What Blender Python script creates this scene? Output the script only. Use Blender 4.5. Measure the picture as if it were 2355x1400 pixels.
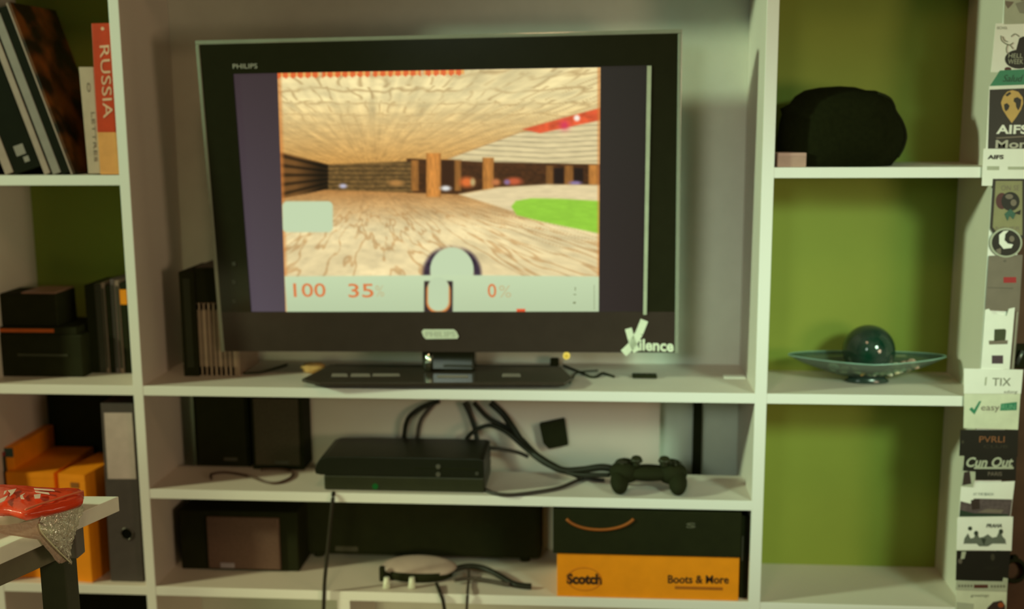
import bpy, bmesh, math, random
import numpy as np
from mathutils import Vector, Matrix, Euler

# ------------------------------------------------------------------ clear
for o in list(bpy.data.objects):
    bpy.data.objects.remove(o, do_unlink=True)
S = bpy.context.scene
C = S.collection
random.seed(7)

# ------------------------------------------------------------------ camera
W, H = 2355, 1400
F_PX = 2600.13
CAM = Vector((.97904, -2.29931, .59034))
YAW, PITCH, ROLL = .078537, -.170249, .006756
RM = Matrix.Rotation(YAW, 3, 'Z') @ Matrix.Rotation(PITCH, 3, 'X') @ Matrix.Rotation(ROLL, 3, 'Y')
cd = bpy.data.cameras.new('camera')
cam = bpy.data.objects.new('camera', cd)
C.objects.link(cam)
R4 = (RM @ Matrix.Rotation(math.pi/2, 3, 'X')).to_4x4()
cam.matrix_world = Matrix.Translation(CAM) @ R4
cd.sensor_fit = 'HORIZONTAL'
cd.sensor_width = 36
cd.lens = F_PX/W*36
cd.clip_start = .05
cd.dof.use_dof = True
cd.dof.focus_distance = 1.83
cd.dof.aperture_fstop = 2.1
S.camera = cam

# ------------------------------------------------------------------ world, lamps, exposure
wd = bpy.data.worlds.new('world')
S.world = wd
wd.use_nodes = True
bg = wd.node_tree.nodes['Background']
bg.inputs[0].default_value = (.022, .022, .009, 1)
bg.inputs[1].default_value = 1.0
S.view_settings.view_transform = 'Standard'
S.view_settings.look = 'None'
S.view_settings.exposure = 0
S.view_settings.gamma = 1
S.view_settings.use_curve_mapping = False

def aim(o, target):
    d = Vector(target) - o.location
    o.rotation_euler = d.to_track_quat('-Z', 'Y').to_euler()

def area(name, loc, target, size, power, col, shape='DISK', size_y=None, spread=180):
    l = bpy.data.lights.new(name, 'AREA')
    l.shape = shape
    l.size = size
    if size_y:
        l.size_y = size_y
    l.energy = power
    l.color = col
    l.spread = math.radians(spread)
    o = bpy.data.objects.new(name, l)
    C.objects.link(o)
    o.location = loc
    aim(o, target)
    return o

def spot(name, loc, target, power, col, ang, blend, r):
    l = bpy.data.lights.new(name, 'SPOT')
    l.energy = power
    l.color = col
    l.spot_size = math.radians(ang)
    l.spot_blend = blend
    l.shadow_soft_size = r
    o = bpy.data.objects.new(name, l)
    C.objects.link(o)
    o.location = loc
    aim(o, target)
    return o

# a window far to the left with a narrower shaft of daylight through it, a shaded lamp
# at front right, and unseen fill lights added for brightness
area('left_window_light', (-4.6, -2.0, 2.15), (1.2, 0, .1), .45, 200.0, (0.975, 1.000, 0.550))
spot('left_daylight_shaft', (-4.6, -2.0, 2.15), (1.62, 0, .40), 324.0, (0.056, 1.000, 0.750), 24, .8, .22)
area('top_fill_light', (.7, -1.6, 2.0), (.7, 0, 0), .4, 5.1, (1.000, 0.608, 0.333))  # warm fill added from above, no known source
area('right_fill_light', (3.4, -2.6, .4), (.9, 0, .1), .8, 23.6, (1.000, 0.729, 0.458))  # unseen fill added at the right, also lifts the table edge
spot('right_shaded_lamp', (2.5, -2.1, 1.15), (1.46, 0, .09), 144.0, (0.667, 1.000, 0.689), 31, 1.0, .24)
spot('middle_fill_light', (.3, -2.5, .88), (1.0, .2, .22), 72.0, (0.822, 1.000, 0.833), 28, 1.0, .3)  # unseen fill added to lift the middle fronts and wall
spot('low_warm_fill', (.35, -2.2, -.05), (.48, 0, -.50), 40.0, (1.000, 0.980, 0.500), 21, 1.0, .15)  # unseen warm spot added to brighten the lower shelf fronts
spot('left_fill_light', (.1, -2.4, .35), (.25, 0, -.25), 15.2, (0.895, 1.000, 0.474), 40, 1.0, .2)  # weak unseen fill added for the lower left

# ------------------------------------------------------------------ pixel helpers (photograph treated as 2355 x 1400)
def ray(px, py):
    return RM @ Vector(((px-W/2)/F_PX, 1, -(py-H/2)/F_PX))
def at(px, py, Y):
    d = ray(px, py)
    return CAM + d*((Y-CAM.y)/d.y)
def on(px, py, Z):
    d = ray(px, py)
    return CAM + d*((Z-CAM.z)/d.z)

# ------------------------------------------------------------------ materials
def lin(c):
    return tuple((v/255/12.92 if v/255 <= .04045 else ((v/255+.055)/1.055)**2.4) for v in c)
MATS = {}
def mat(name, rgb, rough=.55, spec=.4, metal=0, var=.07, scale=35, bump=0, bscale=300, coat=0):
    if name in MATS:
        return MATS[name]
    m = bpy.data.materials.new(name)
    m.use_nodes = True
    nt = m.node_tree
    b = nt.nodes['Principled BSDF']
    c = lin(rgb)
    tc = nt.nodes.new('ShaderNodeTexCoord')
    n = nt.nodes.new('ShaderNodeTexNoise')
    n.inputs['Scale'].default_value = scale
    n.inputs['Detail'].default_value = 3
    nt.links.new(tc.outputs['Object'], n.inputs['Vector'])
    r = nt.nodes.new('ShaderNodeValToRGB')
    r.color_ramp.elements[0].position = .3
    r.color_ramp.elements[1].position = .7
    r.color_ramp.elements[0].color = (*[v*(1-var) for v in c], 1)
    r.color_ramp.elements[1].color = (*[min(1, v*(1+var)) for v in c], 1)
    nt.links.new(n.outputs['Fac'], r.inputs['Fac'])
    nt.links.new(r.outputs['Color'], b.inputs['Base Color'])
    b.inputs['Roughness'].default_value = rough
    b.inputs['Specular IOR Level'].default_value = spec
    b.inputs['Metallic'].default_value = metal
    b.inputs['Coat Weight'].default_value = coat
    if bump:
        n2 = nt.nodes.new('ShaderNodeTexNoise')
        n2.inputs['Scale'].default_value = bscale
        nt.links.new(tc.outputs['Object'], n2.inputs['Vector'])
        bp = nt.nodes.new('ShaderNodeBump')
        bp.inputs['Strength'].default_value = bump
        bp.inputs['Distance'].default_value = .002
        nt.links.new(n2.outputs['Fac'], bp.inputs['Height'])
        nt.links.new(bp.outputs['Normal'], b.inputs['Normal'])
    MATS[name] = m
    return m
def emit(name, rgb, k=1.0):
    if name in MATS:
        return MATS[name]
    m = bpy.data.materials.new(name)
    m.use_nodes = True
    nt = m.node_tree
    nt.nodes.clear()
    o = nt.nodes.new('ShaderNodeOutputMaterial')
    e = nt.nodes.new('ShaderNodeEmission')
    e.inputs[0].default_value = (*lin(rgb), 1)
    e.inputs[1].default_value = k
    nt.links.new(e.outputs[0], o.inputs[0])
    MATS[name] = m
    return m
def screen_mat():
    m = bpy.data.materials.new('lit_screen')
    m.use_nodes = True
    nt = m.node_tree
    b = nt.nodes['Principled BSDF']
    b.inputs['Base Color'].default_value = (.004, .004, .004, 1)
    b.inputs['Roughness'].default_value = .35
    b.inputs['Specular IOR Level'].default_value = .2
    a = nt.nodes.new('ShaderNodeVertexColor')
    a.layer_name = 'picture'
    nt.links.new(a.outputs['Color'], b.inputs['Emission Color'])
    b.inputs['Emission Strength'].default_value = 1
    return m
def film_mat(name, rgb, clear=.6, gloss=.25, rough=.12, bump=0):
    m = bpy.data.materials.new(name)
    m.use_nodes = True
    nt = m.node_tree
    nt.nodes.clear()
    N = nt.nodes.new
    o = N('ShaderNodeOutputMaterial')
    tr = N('ShaderNodeBsdfTransparent')
    tr.inputs[0].default_value = (*lin(rgb), 1)
    gl = N('ShaderNodeBsdfGlossy')
    gl.inputs['Roughness'].default_value = rough
    gl.inputs[0].default_value = (.9, .9, .85, 1)
    df = N('ShaderNodeBsdfDiffuse')
    df.inputs[0].default_value = (*lin(rgb), 1)
    m1 = N('ShaderNodeMixShader')
    m1.inputs[0].default_value = gloss/(1-clear+1e-6)
    m2 = N('ShaderNodeMixShader')
    m2.inputs[0].default_value = 1-clear
    nt.links.new(df.outputs[0], m1.inputs[1])
    nt.links.new(gl.outputs[0], m1.inputs[2])
    nt.links.new(tr.outputs[0], m2.inputs[1])
    nt.links.new(m1.outputs[0], m2.inputs[2])
    nt.links.new(m2.outputs[0], o.inputs[0])
    if bump:
        tc = N('ShaderNodeTexCoord')
        w = N('ShaderNodeTexNoise')
        w.inputs['Scale'].default_value = 60
        w.inputs['Detail'].default_value = 2
        w.inputs['Distortion'].default_value = 1.5
        nt.links.new(tc.outputs['Object'], w.inputs['Vector'])
        bp = N('ShaderNodeBump')
        bp.inputs['Strength'].default_value = bump
        bp.inputs['Distance'].default_value = .01
        nt.links.new(w.outputs['Fac'], bp.inputs['Height'])
        nt.links.new(bp.outputs[0], gl.inputs['Normal'])
        nt.links.new(bp.outputs[0], df.inputs['Normal'])
    return m

M_white = mat('white_melamine', (215, 205, 193), .5, .3, var=.02, scale=6)
M_edge = mat('white_lit_front', (247, 247, 242), .4, .35, var=.01, scale=6)
M_wall = mat('wall_paint', (224, 226, 212), .8, .2, var=.03, scale=20, bump=.05)
M_green = mat('green_back_board', (142, 156, 62), .6, .3, var=.03, scale=8)
M_black = mat('black_plastic', (42, 44, 23), .45, .35, var=.1)
M_soft = mat('soft_black', (35, 37, 17), .8, .12, var=.1)
M_gloss = mat('glossy_black', (38, 38, 24), .14, .45, var=.05)
M_paper = mat('white_paper', (252, 253, 246), .6, .25, var=.02)
M_ink = mat('black_ink', (30, 28, 22), .6, .25)
M_greyink = mat('grey_ink', (130, 130, 112), .7, .2)
M_orange = mat('orange_card', (250, 152, 20), .55, .3, var=.04)
M_cream = mat('cream_plastic', (226, 208, 186), .5, .3)

# ------------------------------------------------------------------ mesh builder (world coordinates)
class G:
    def __init__(s):
        s.v = []
        s.f = []
        s.sm = []
    def add(s, vs, fs, smooth=False):
        k = len(s.v)
        s.v += [Vector(v) for v in vs]
        s.f += [tuple(i+k for i in f) for f in fs]
        s.sm += [smooth]*len(fs)
        return s
    def bm(s, b, smooth=False):
        b.verts.index_update()
        return s.add([v.co.copy() for v in b.verts], [[v.index for v in f.verts] for f in b.faces], smooth)
    def box(s, a, b, bev=0, seg=2):
        x0, y0, z0 = a
        x1, y1, z1 = b
        P = [(x0, y0, z0), (x1, y0, z0), (x1, y1, z0), (x0, y1, z0), (x0, y0, z1), (x1, y0, z1), (x1, y1, z1), (x0, y1, z1)]
        return s.hexa(P, bev, seg)
    def hexa(s, P, bev=0, seg=2):
        Fs = [(0, 3, 2, 1), (4, 5, 6, 7), (0, 1, 5, 4), (1, 2, 6, 5), (2, 3, 7, 6), (3, 0, 4, 7)]
        if not bev:
            return s.add(P, Fs)
        b = bmesh.new()
        vs = [b.verts.new(p) for p in P]
        for f in Fs:
            b.faces.new([vs[i] for i in f])
        bmesh.ops.bevel(b, geom=list(b.edges), offset=bev, segments=seg, profile=.5, affect='EDGES')
        s.bm(b)
        b.free()
        return s
    def prism(s, poly, ext, bev=0):
        ext = Vector(ext)
        n = len(poly)
        P = [Vector(p) for p in poly]
        vs = P + [p+ext for p in P]
        fs = [tuple(range(n))[::-1], tuple(range(n, 2*n))] + [(i, (i+1) % n, n+(i+1) % n, n+i) for i in range(n)]
        b = bmesh.new()
        bv = [b.verts.new(p) for p in vs]
        for f in fs:
            b.faces.new([bv[i] for i in f])
        bmesh.ops.recalc_face_normals(b, faces=list(b.faces))
        if bev:
            bmesh.ops.bevel(b, geom=list(b.edges), offset=bev, segments=2, profile=.5, affect='EDGES')
        s.bm(b)
        b.free()
        return s
    def tube(s, path, r, n=8, sub=6, closed=False):
        pts = [Vector(p) for p in path]
        if sub > 1 and len(pts) > 2:
            out = []
            m = len(pts)
            rng = range(m if closed else m-1)
            for i in rng:
                if closed:
                    p0, p1, p2, p3 = pts[(i-1) % m], pts[i], pts[(i+1) % m], pts[(i+2) % m]
                else:
                    p0, p1, p2, p3 = pts[max(i-1, 0)], pts[i], pts[i+1], pts[min(i+2, m-1)]
                for k in range(sub):
                    t = k/sub
                    out.append(.5*((2*p1)+(p2-p0)*t+(2*p0-5*p1+4*p2-p3)*t*t+(3*p1-p0-3*p2+p3)*t**3))
            if not closed:
                out.append(pts[-1])
            pts = out
        m = len(pts)
        vs, fs = [], []
        up = Vector((.13, .31, .94))
        for i, p in enumerate(pts):
            if closed:
                t = pts[(i+1) % m]-pts[i-1]
            else:
                t = pts[min(i+1, m-1)]-pts[max(i-1, 0)]
            t.normalize()
            a = t.cross(up)
            if a.length < 1e-4:
                a = t.cross(Vector((1, 0, 0)))
            a.normalize()
            b = t.cross(a)
            for k in range(n):
                w = 2*math.pi*k/n
                vs.append(p+(a*math.cos(w)+b*math.sin(w))*r)
        for i in range(m if closed else m-1):
            j = (i+1) % m
            for k in range(n):
                fs.append((i*n+k, i*n+(k+1) % n, j*n+(k+1) % n, j*n+k))
        if not closed:
            fs.append(tuple(range(n))[::-1])
            fs.append(tuple(range((m-1)*n, m*n)))
        return s.add(vs, fs, True)
    def cyl(s, c, axis, r, h, n=24, r2=None):
        c = Vector(c)
        ax = Vector(axis).normalized()
        a = ax.orthogonal().normalized()
        b = ax.cross(a)
        r2 = r if r2 is None else r2
        vs = []
        for q, rr in ((0, r), (h, r2)):
            for k in range(n):
                w = 2*math.pi*k/n
                vs.append(c+ax*q+(a*math.cos(w)+b*math.sin(w))*rr)
        fs = [tuple(range(n))[::-1], tuple(range(n, 2*n))]
        s.add(vs, fs)
        k0 = len(s.v)-2*n
        s.f += [(k0+i, k0+(i+1) % n, k0+n+(i+1) % n, k0+n+i) for i in range(n)]
        s.sm += [True]*n
        return s
    def lathe(s, c, prof, sx=1, sy=1, n=48):
        c = Vector(c)
        vs, fs = [], []
        m = len(prof)
        for (r, z) in prof:
            for k in range(n):
                w = 2*math.pi*k/n
                vs.append(c+Vector((r*sx*math.cos(w), r*sy*math.sin(w), z)))
        for i in range(m-1):
            for k in range(n):
                fs.append((i*n+k, i*n+(k+1) % n, (i+1)*n+(k+1) % n, (i+1)*n+k))
        return s.add(vs, fs, True)
    def ball(s, c, rx, ry=None, rz=None, n=24, m=14, jit=0, rot=None):
        ry = rx if ry is None else ry
        rz = rx if rz is None else rz
        c = Vector(c)
        vs, fs = [], []
        for i in range(m+1):
            th = math.pi*i/m
            for k in range(n):
                w = 2*math.pi*k/n
                p = Vector((rx*math.sin(th)*math.cos(w), ry*math.sin(th)*math.sin(w), rz*math.cos(th)))
                if jit and 0 < i < m:
                    p *= 1+random.uniform(-jit, jit)
                if rot:
                    p = rot @ p
                vs.append(c+p)
        for i in range(m):
            for k in range(n):
                fs.append((i*n+k, (i+1)*n+k, (i+1)*n+(k+1) % n, i*n+(k+1) % n))
        return s.add(vs, fs, True)

def wloc(o):
    p = Vector((0, 0, 0))
    while o is not None:
        p += o.location
        o = o.parent
    return p
def obj(name, g, m, parent=None, base=None):
    if parent is None:
        xs = [v.x for v in g.v]; ys = [v.y for v in g.v]; zs = [v.z for v in g.v]
        org = Vector(((min(xs)+max(xs))/2, (min(ys)+max(ys))/2, min(zs))) if base is None else Vector(base)
    else:
        org = wloc(parent)
    me = bpy.data.meshes.new(name)
    me.from_pydata([v-org for v in g.v], [], g.f)
    me.polygons.foreach_set('use_smooth', g.sm)
    me.materials.append(m)
    me.update()
    o = bpy.data.objects.new(name, me)
    C.objects.link(o)
    if parent is None:
        o.location = org
    else:
        o.parent = parent
    return o
def tag(o, label, cat, group=None):
    o['label'] = label
    o['category'] = cat
    if group:
        o['group'] = group
    return o
def thing(name, loc, label, cat, group=None):
    o = bpy.data.objects.new(name, None)
    o.empty_display_size = .02
    C.objects.link(o)
    o.location = loc
    return tag(o, label, cat, group)
def struct(o):
    o['kind'] = 'structure'
    return o

def words(name, txt, p0, p1, height, m, parent, up=None, out=None, depth=.0003, fit=True, shear=0, bold=0, spacing=1):
    """flat lettering from p0 to p1 (baseline, world), facing 'out'"""
    cu = bpy.data.curves.new(name, 'FONT')
    cu.body = txt
    cu.size = 1
    cu.shear = shear
    cu.space_character = spacing
    cu.offset = bold
    cu.resolution_u = 3
    tmp = bpy.data.objects.new(name, cu)
    C.objects.link(tmp)
    bpy.context.view_layer.update()
    dg = bpy.context.evaluated_depsgraph_get()
    me = bpy.data.meshes.new_from_object(tmp.evaluated_get(dg))
    bpy.data.objects.remove(tmp, do_unlink=True)
    n = len(me.vertices)
    co = np.empty(n*3)
    me.vertices.foreach_get('co', co)
    co = co.reshape(n, 3)
    mn, mx = co.min(0), co.max(0)
    p0, p1 = Vector(p0), Vector(p1)
    u = p1-p0
    L = u.length
    u.normalize()
    out = Vector(out) if out else Vector((0, -1, 0))
    v = Vector(up).normalized() if up else -u.cross(out)
    if v.length > 0:
        v.normalize()
    g = G()
    vs = [p0+u*((c[0]-mn[0])/(mx[0]-mn[0])*L)+v*((c[1]-mn[1])/(mx[1]-mn[1])*height)+out*depth for c in co]
    g.add(vs, [tuple(p.vertices) for p in me.polygons])
    bpy.data.meshes.remove(me)
    return obj(name, g, m, parent)

# ------------------------------------------------------------------ room
T = .0105
ZM, ZLU, ZA, ZS1, ZS2, ZS3, ZT = 0, .4512, .4635, -.2319, -.4573, -.905, .932
XLL, XL0, XL1, XR0, XR1, XE0, XE1 = -.351, -.0219, 0, 1.3, 1.324, 1.7474, 1.805
YW = .270
FLOOR = -.96
g = G().box((-2.6, YW, FLOOR), (2.6, YW+.1, 1.9))
struct(obj('wall_back', g, M_wall))
M_floor = mat('floor_boards', (96, 74, 52), .6, .3, var=.2, scale=9)
g = G().box((-2.6, -1.9, FLOOR-.05), (2.6, YW, FLOOR))
struct(obj('floor', g, M_floor))

# ------------------------------------------------------------------ bookcase
bc = thing('bookcase', (.7, .13, FLOOR), 'white lacquered wall bookcase framing the television, with green back boards in its right bays', 'bookcase')
def board(name, a, b, m=M_white, bev=.0012):
    if m is not M_white or name == 'cover_board':
        return obj(name, G().box(a, b, bev), m, bc)
    o = obj(name, G().box((a[0], a[1]+.0022, a[2]), b), m, bc)
    e_ = obj('bright_front', G().box(a, (b[0], a[1]+.0022, b[2]), .0008), M_edge, o)  # front strip in lighter white, standing in for light on the fronts
    return o
D1 = YW-.001
for x0, x1 in ((XLL-.022, XLL), (XL0, XL1), (XR0, XR1), (XE0, XE1)):
    board('upright', (x0, 0, FLOOR), (x1, D1, ZT+.04))
e = .0
for z in (ZLU, ZM, ZS2, ZS3, ZT):
    board('shelf', (XLL, 0.0004, z-T), (XL0, D1, z+T))
for z in (ZM, ZS2, ZS3, ZT):
    board('shelf', (XL1, 0.0004, z-T), (XR0, D1, z+T))
board('shelf', (XL1, 0.0004, ZS1-T), (XR0, .168, ZS1+T))
for z in (ZA, ZM, ZS2, ZS3, ZT):
    board('shelf', (XR1, 0.0004, z-T), (XE0, D1, z+T))
board('divider', (.408, .0004, ZS3+T), (.4365, D1, ZS2-T))
YG = .214
for z0, z1 in ((ZT, ZA), (ZA, ZM), (ZM, ZS2), (ZS2, ZS3)):
    o = board('back_board', (XR1, YG, z1+T), (XE0, YG+.006, z0-T), M_green, 0)
    o['label'] = 'green back board'
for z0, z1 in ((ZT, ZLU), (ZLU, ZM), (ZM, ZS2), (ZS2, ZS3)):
    o = board('back_board', (XLL, .258, z1+T), (XL0, .264, z0-T), M_green if z0 > 0 else M_soft, 0)  # lower boards take black in place of the bay's shade
    o['label'] = 'green back board' if z0 > 0 else 'back board coloured dark for shade'
# pale cover board behind the middle bay cables
board('cover_board', (.26, .222, ZS1-.05), (1.118, D1, ZM-T-.002))

# ------------------------------------------------------------------ television
TL, TR, BL, BR = at(455, 95, .056), at(1578, 65, .040), at(505, 806, .094), at(1552, 812, .078)
tu = ((TR-TL)+(BR-BL)).normalized()
tv_ = ((TL-BL)+(TR-BR))
tv_ = (tv_-tu*tv_.dot(tu)).normalized()
tn = tu.cross(tv_).normalized()          # towards the viewer
tc0 = (TL+TR+BL+BR)/4
TW = ((TR-TL).length+(BR-BL).length)/2
TH = ((TL-BL).length+(TR-BR).length)/2
def tvw(a, b, c=0):
    return tc0+tu*a+tv_*b+tn*c
def tvl(px, py, c=0):
    d = ray(px, py)
    o = tc0+tn*c
    p = CAM+d*((o-CAM).dot(tn)/d.dot(tn))
    q = p-tc0
    return q.dot(tu), q.dot(tv_)
def tvp(px, py, c=0):
    a, b = tvl(px, py, c)
    return tvw(a, b, c)
tele = thing('television', (.64, .09, T), 'black widescreen television showing a stone hall game scene, on the wide middle shelf', 'television')
hw, hh = TW/2, TH/2
def tvbox(g, a0, a1, b0, b1, c0, c1, bev=0):
    P = [tvw(a0, b0, c1), tvw(a1, b0, c1), tvw(a1, b0, c0), tvw(a0, b0, c0), tvw(a0, b1, c1), tvw(a1, b1, c1), tvw(a1, b1, c0), tvw(a0, b1, c0)]
    return g.hexa(P, bev)
# screen opening
sa0, sb1 = tvl(537, 170)
sa1, sb0 = tvl(1487, 716)
sb1 = max(sb1, tvl(1487, 152)[1]-.002)
rim = .0085
g = G()
tvbox(g, -hw, hw, -hh, hh, -.030, -.004, .003)
obj('back_housing', g, M_black, tele)
for nm, a0, a1, b0, b1 in (('bezel_top', -hw+rim, hw-rim, sb1, hh-rim), ('bezel_bottom', -hw+rim, hw-rim, -hh+.001, sb0),
                           ('bezel_side', -hw+rim, sa0, sb0, sb1), ('bezel_side', sa1, hw-rim, sb0, sb1)):
    g = G()
    tvbox(g, a0, a1, b0, b1, -.004, .004)
    obj(nm, g, M_gloss if nm != 'bezel_bottom' else mat('glossy_black_reflection', (64, 54, 48), .2, .45, var=.05), tele)  # lower bezel browned to carry a reflection of the room
M_rim = mat('acrylic_rim', (150, 156, 140), .12, .6, var=.05, coat=.5)
for a0, a1, b0, b1 in ((-hw, -hw+rim, -hh, hh-rim), (hw-rim, hw, -hh, hh-rim), (-hw, hw, hh-rim, hh)):
    g = G()
    tvbox(g, a0, a1, b0, b1, -.004, .0055, .0018)
    o = obj('edge_rim', g, M_rim, tele)
    o['label'] = 'clear grey acrylic edge'
# pale strip standing in for a reflection, right of the screen opening
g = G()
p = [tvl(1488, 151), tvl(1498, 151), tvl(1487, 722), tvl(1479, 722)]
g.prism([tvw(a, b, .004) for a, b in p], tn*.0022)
obj('screen_glint', g, mat('glint_grey', (186, 196, 170), .3, .5), tele)
# --- lit screen
MS = screen_mat()
def srgb2lin(a):
    a = np.clip(a, 0, 255)/255
    return np.where(a <= .04045, a/12.92, ((a+.055)/1.055)**2.4)
def colour_grid(name, corners, nx, ny, fn, c, parent):
    """corners tl,tr,br,bl in photograph pixels; fn(X,Y)->rgb 0..255"""
    (x0, y0), (x1, y1), (x2, y2), (x3, y3) = corners
    s, t = np.meshgrid(np.linspace(0, 1, nx), np.linspace(0, 1, ny))
    X = (1-s)*(1-t)*x0+s*(1-t)*x1+s*t*x2+(1-s)*t*x3
    Y = (1-s)*(1-t)*y0+s*(1-t)*y1+s*t*y2+(1-s)*t*y3
    A, Bq, Cq, Dq = [np.array(tvl(*k, c)) for k in corners]
    a = ((1-s)*(1-t))[..., None]*A+(s*(1-t))[..., None]*Bq+(s*t)[..., None]*Cq+((1-s)*t)[..., None]*Dq
    org = np.array(wloc(parent))
    P = np.array(tc0)+a[..., :1]*np.array(tu)+a[..., 1:]*np.array(tv_)+c*np.array(tn)-org
    idx = np.arange(nx*ny).reshape(ny, nx)
    fs = np.stack([idx[:-1, :-1], idx[1:, :-1], idx[1:, 1:], idx[:-1, 1:]], -1).reshape(-1, 4)
    me = bpy.data.meshes.new(name)
    me.from_pydata(P.reshape(-1, 3).tolist(), [], fs.tolist())
    col = np.ones((nx*ny, 4), np.float32)
    col[:, :3] = srgb2lin(fn(X, Y)).reshape(-1, 3)
    at_ = me.color_attributes.new('picture', 'FLOAT_COLOR', 'POINT')
    at_.data.foreach_set('color', col.ravel())
    me.materials.append(MS)
    o = bpy.data.objects.new(name, me)
    C.objects.link(o)
    o.parent = parent
    return o
def bars(X, Y):
    t = np.clip((X-540)/(1490-540), 0, 1)[..., None]
    v = np.clip((Y-160)/560, 0, 1)[..., None]
    L = np.array([64, 52, 54])*(1-v)+np.array([86, 76, 86])*v
    Rr = np.array([40, 36, 30])*(1-v)+np.array([46, 38, 34])*v
    return L*(1-t)+Rr*t
scr = colour_grid('screen', ((535, 168), (1492, 148), (1484, 720), (560, 716)), 24, 16, bars, -.0015, tele)
rs = np.random.RandomState(5)
LAT = rs.rand(256, 256)
def vnoise(x, y):
    xi = np.floor(x).astype(int); yi = np.floor(y).astype(int)
    fx = x-xi; fy = y-yi
    fx = fx*fx*(3-2*fx); fy = fy*fy*(3-2*fy)
    g_ = lambda i, j: LAT[i % 256, j % 256]
    return (g_(xi, yi)*(1-fx)+g_(xi+1, yi)*fx)*(1-fy)+(g_(xi, yi+1)*(1-fx)+g_(xi+1, yi+1)*fx)*fy
def fbm(x, y, o=3):
    r = 0; a = .5
    for k in range(o):
        r = r+a*vnoise(x*2**k+17*k, y*2**k+9*k); a *= .5
    return r/.875
def inpoly(X, Y, poly, soft=3):
    """soft mask of a polygon"""
    n = len(poly)
    ins = np.zeros(X.shape, bool)
    dist = np.full(X.shape, 1e9)
    j = n-1
    for i in range(n):
        xi, yi = poly[i]; xj, yj = poly[j]
        cond = ((yi > Y) != (yj > Y)) & (X < (xj-xi)*(Y-yi)/(yj-yi+1e-9)+xi)
        ins ^= cond
        ex, ey = xj-xi, yj-yi
        tt = np.clip(((X-xi)*ex+(Y-yi)*ey)/(ex*ex+ey*ey+1e-9), 0, 1)
        dist = np.minimum(dist, np.hypot(X-xi-tt*ex, Y-yi-tt*ey))
        j = i
    d = np.where(ins, dist, -dist)
    return np.clip(d/soft+.5, 0, 1)
def rrect(X, Y, x0, y0, x1, y1, r, soft=3):
    cx, cy = (x0+x1)/2, (y0+y1)/2
    qx = np.abs(X-cx)-(x1-x0)/2+r; qy = np.abs(Y-cy)-(y1-y0)/2+r
    d = np.hypot(np.maximum(qx, 0), np.maximum(qy, 0))+np.minimum(np.maximum(qx, qy), 0)-r
    return np.clip(-d/soft+.5, 0, 1)
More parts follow.
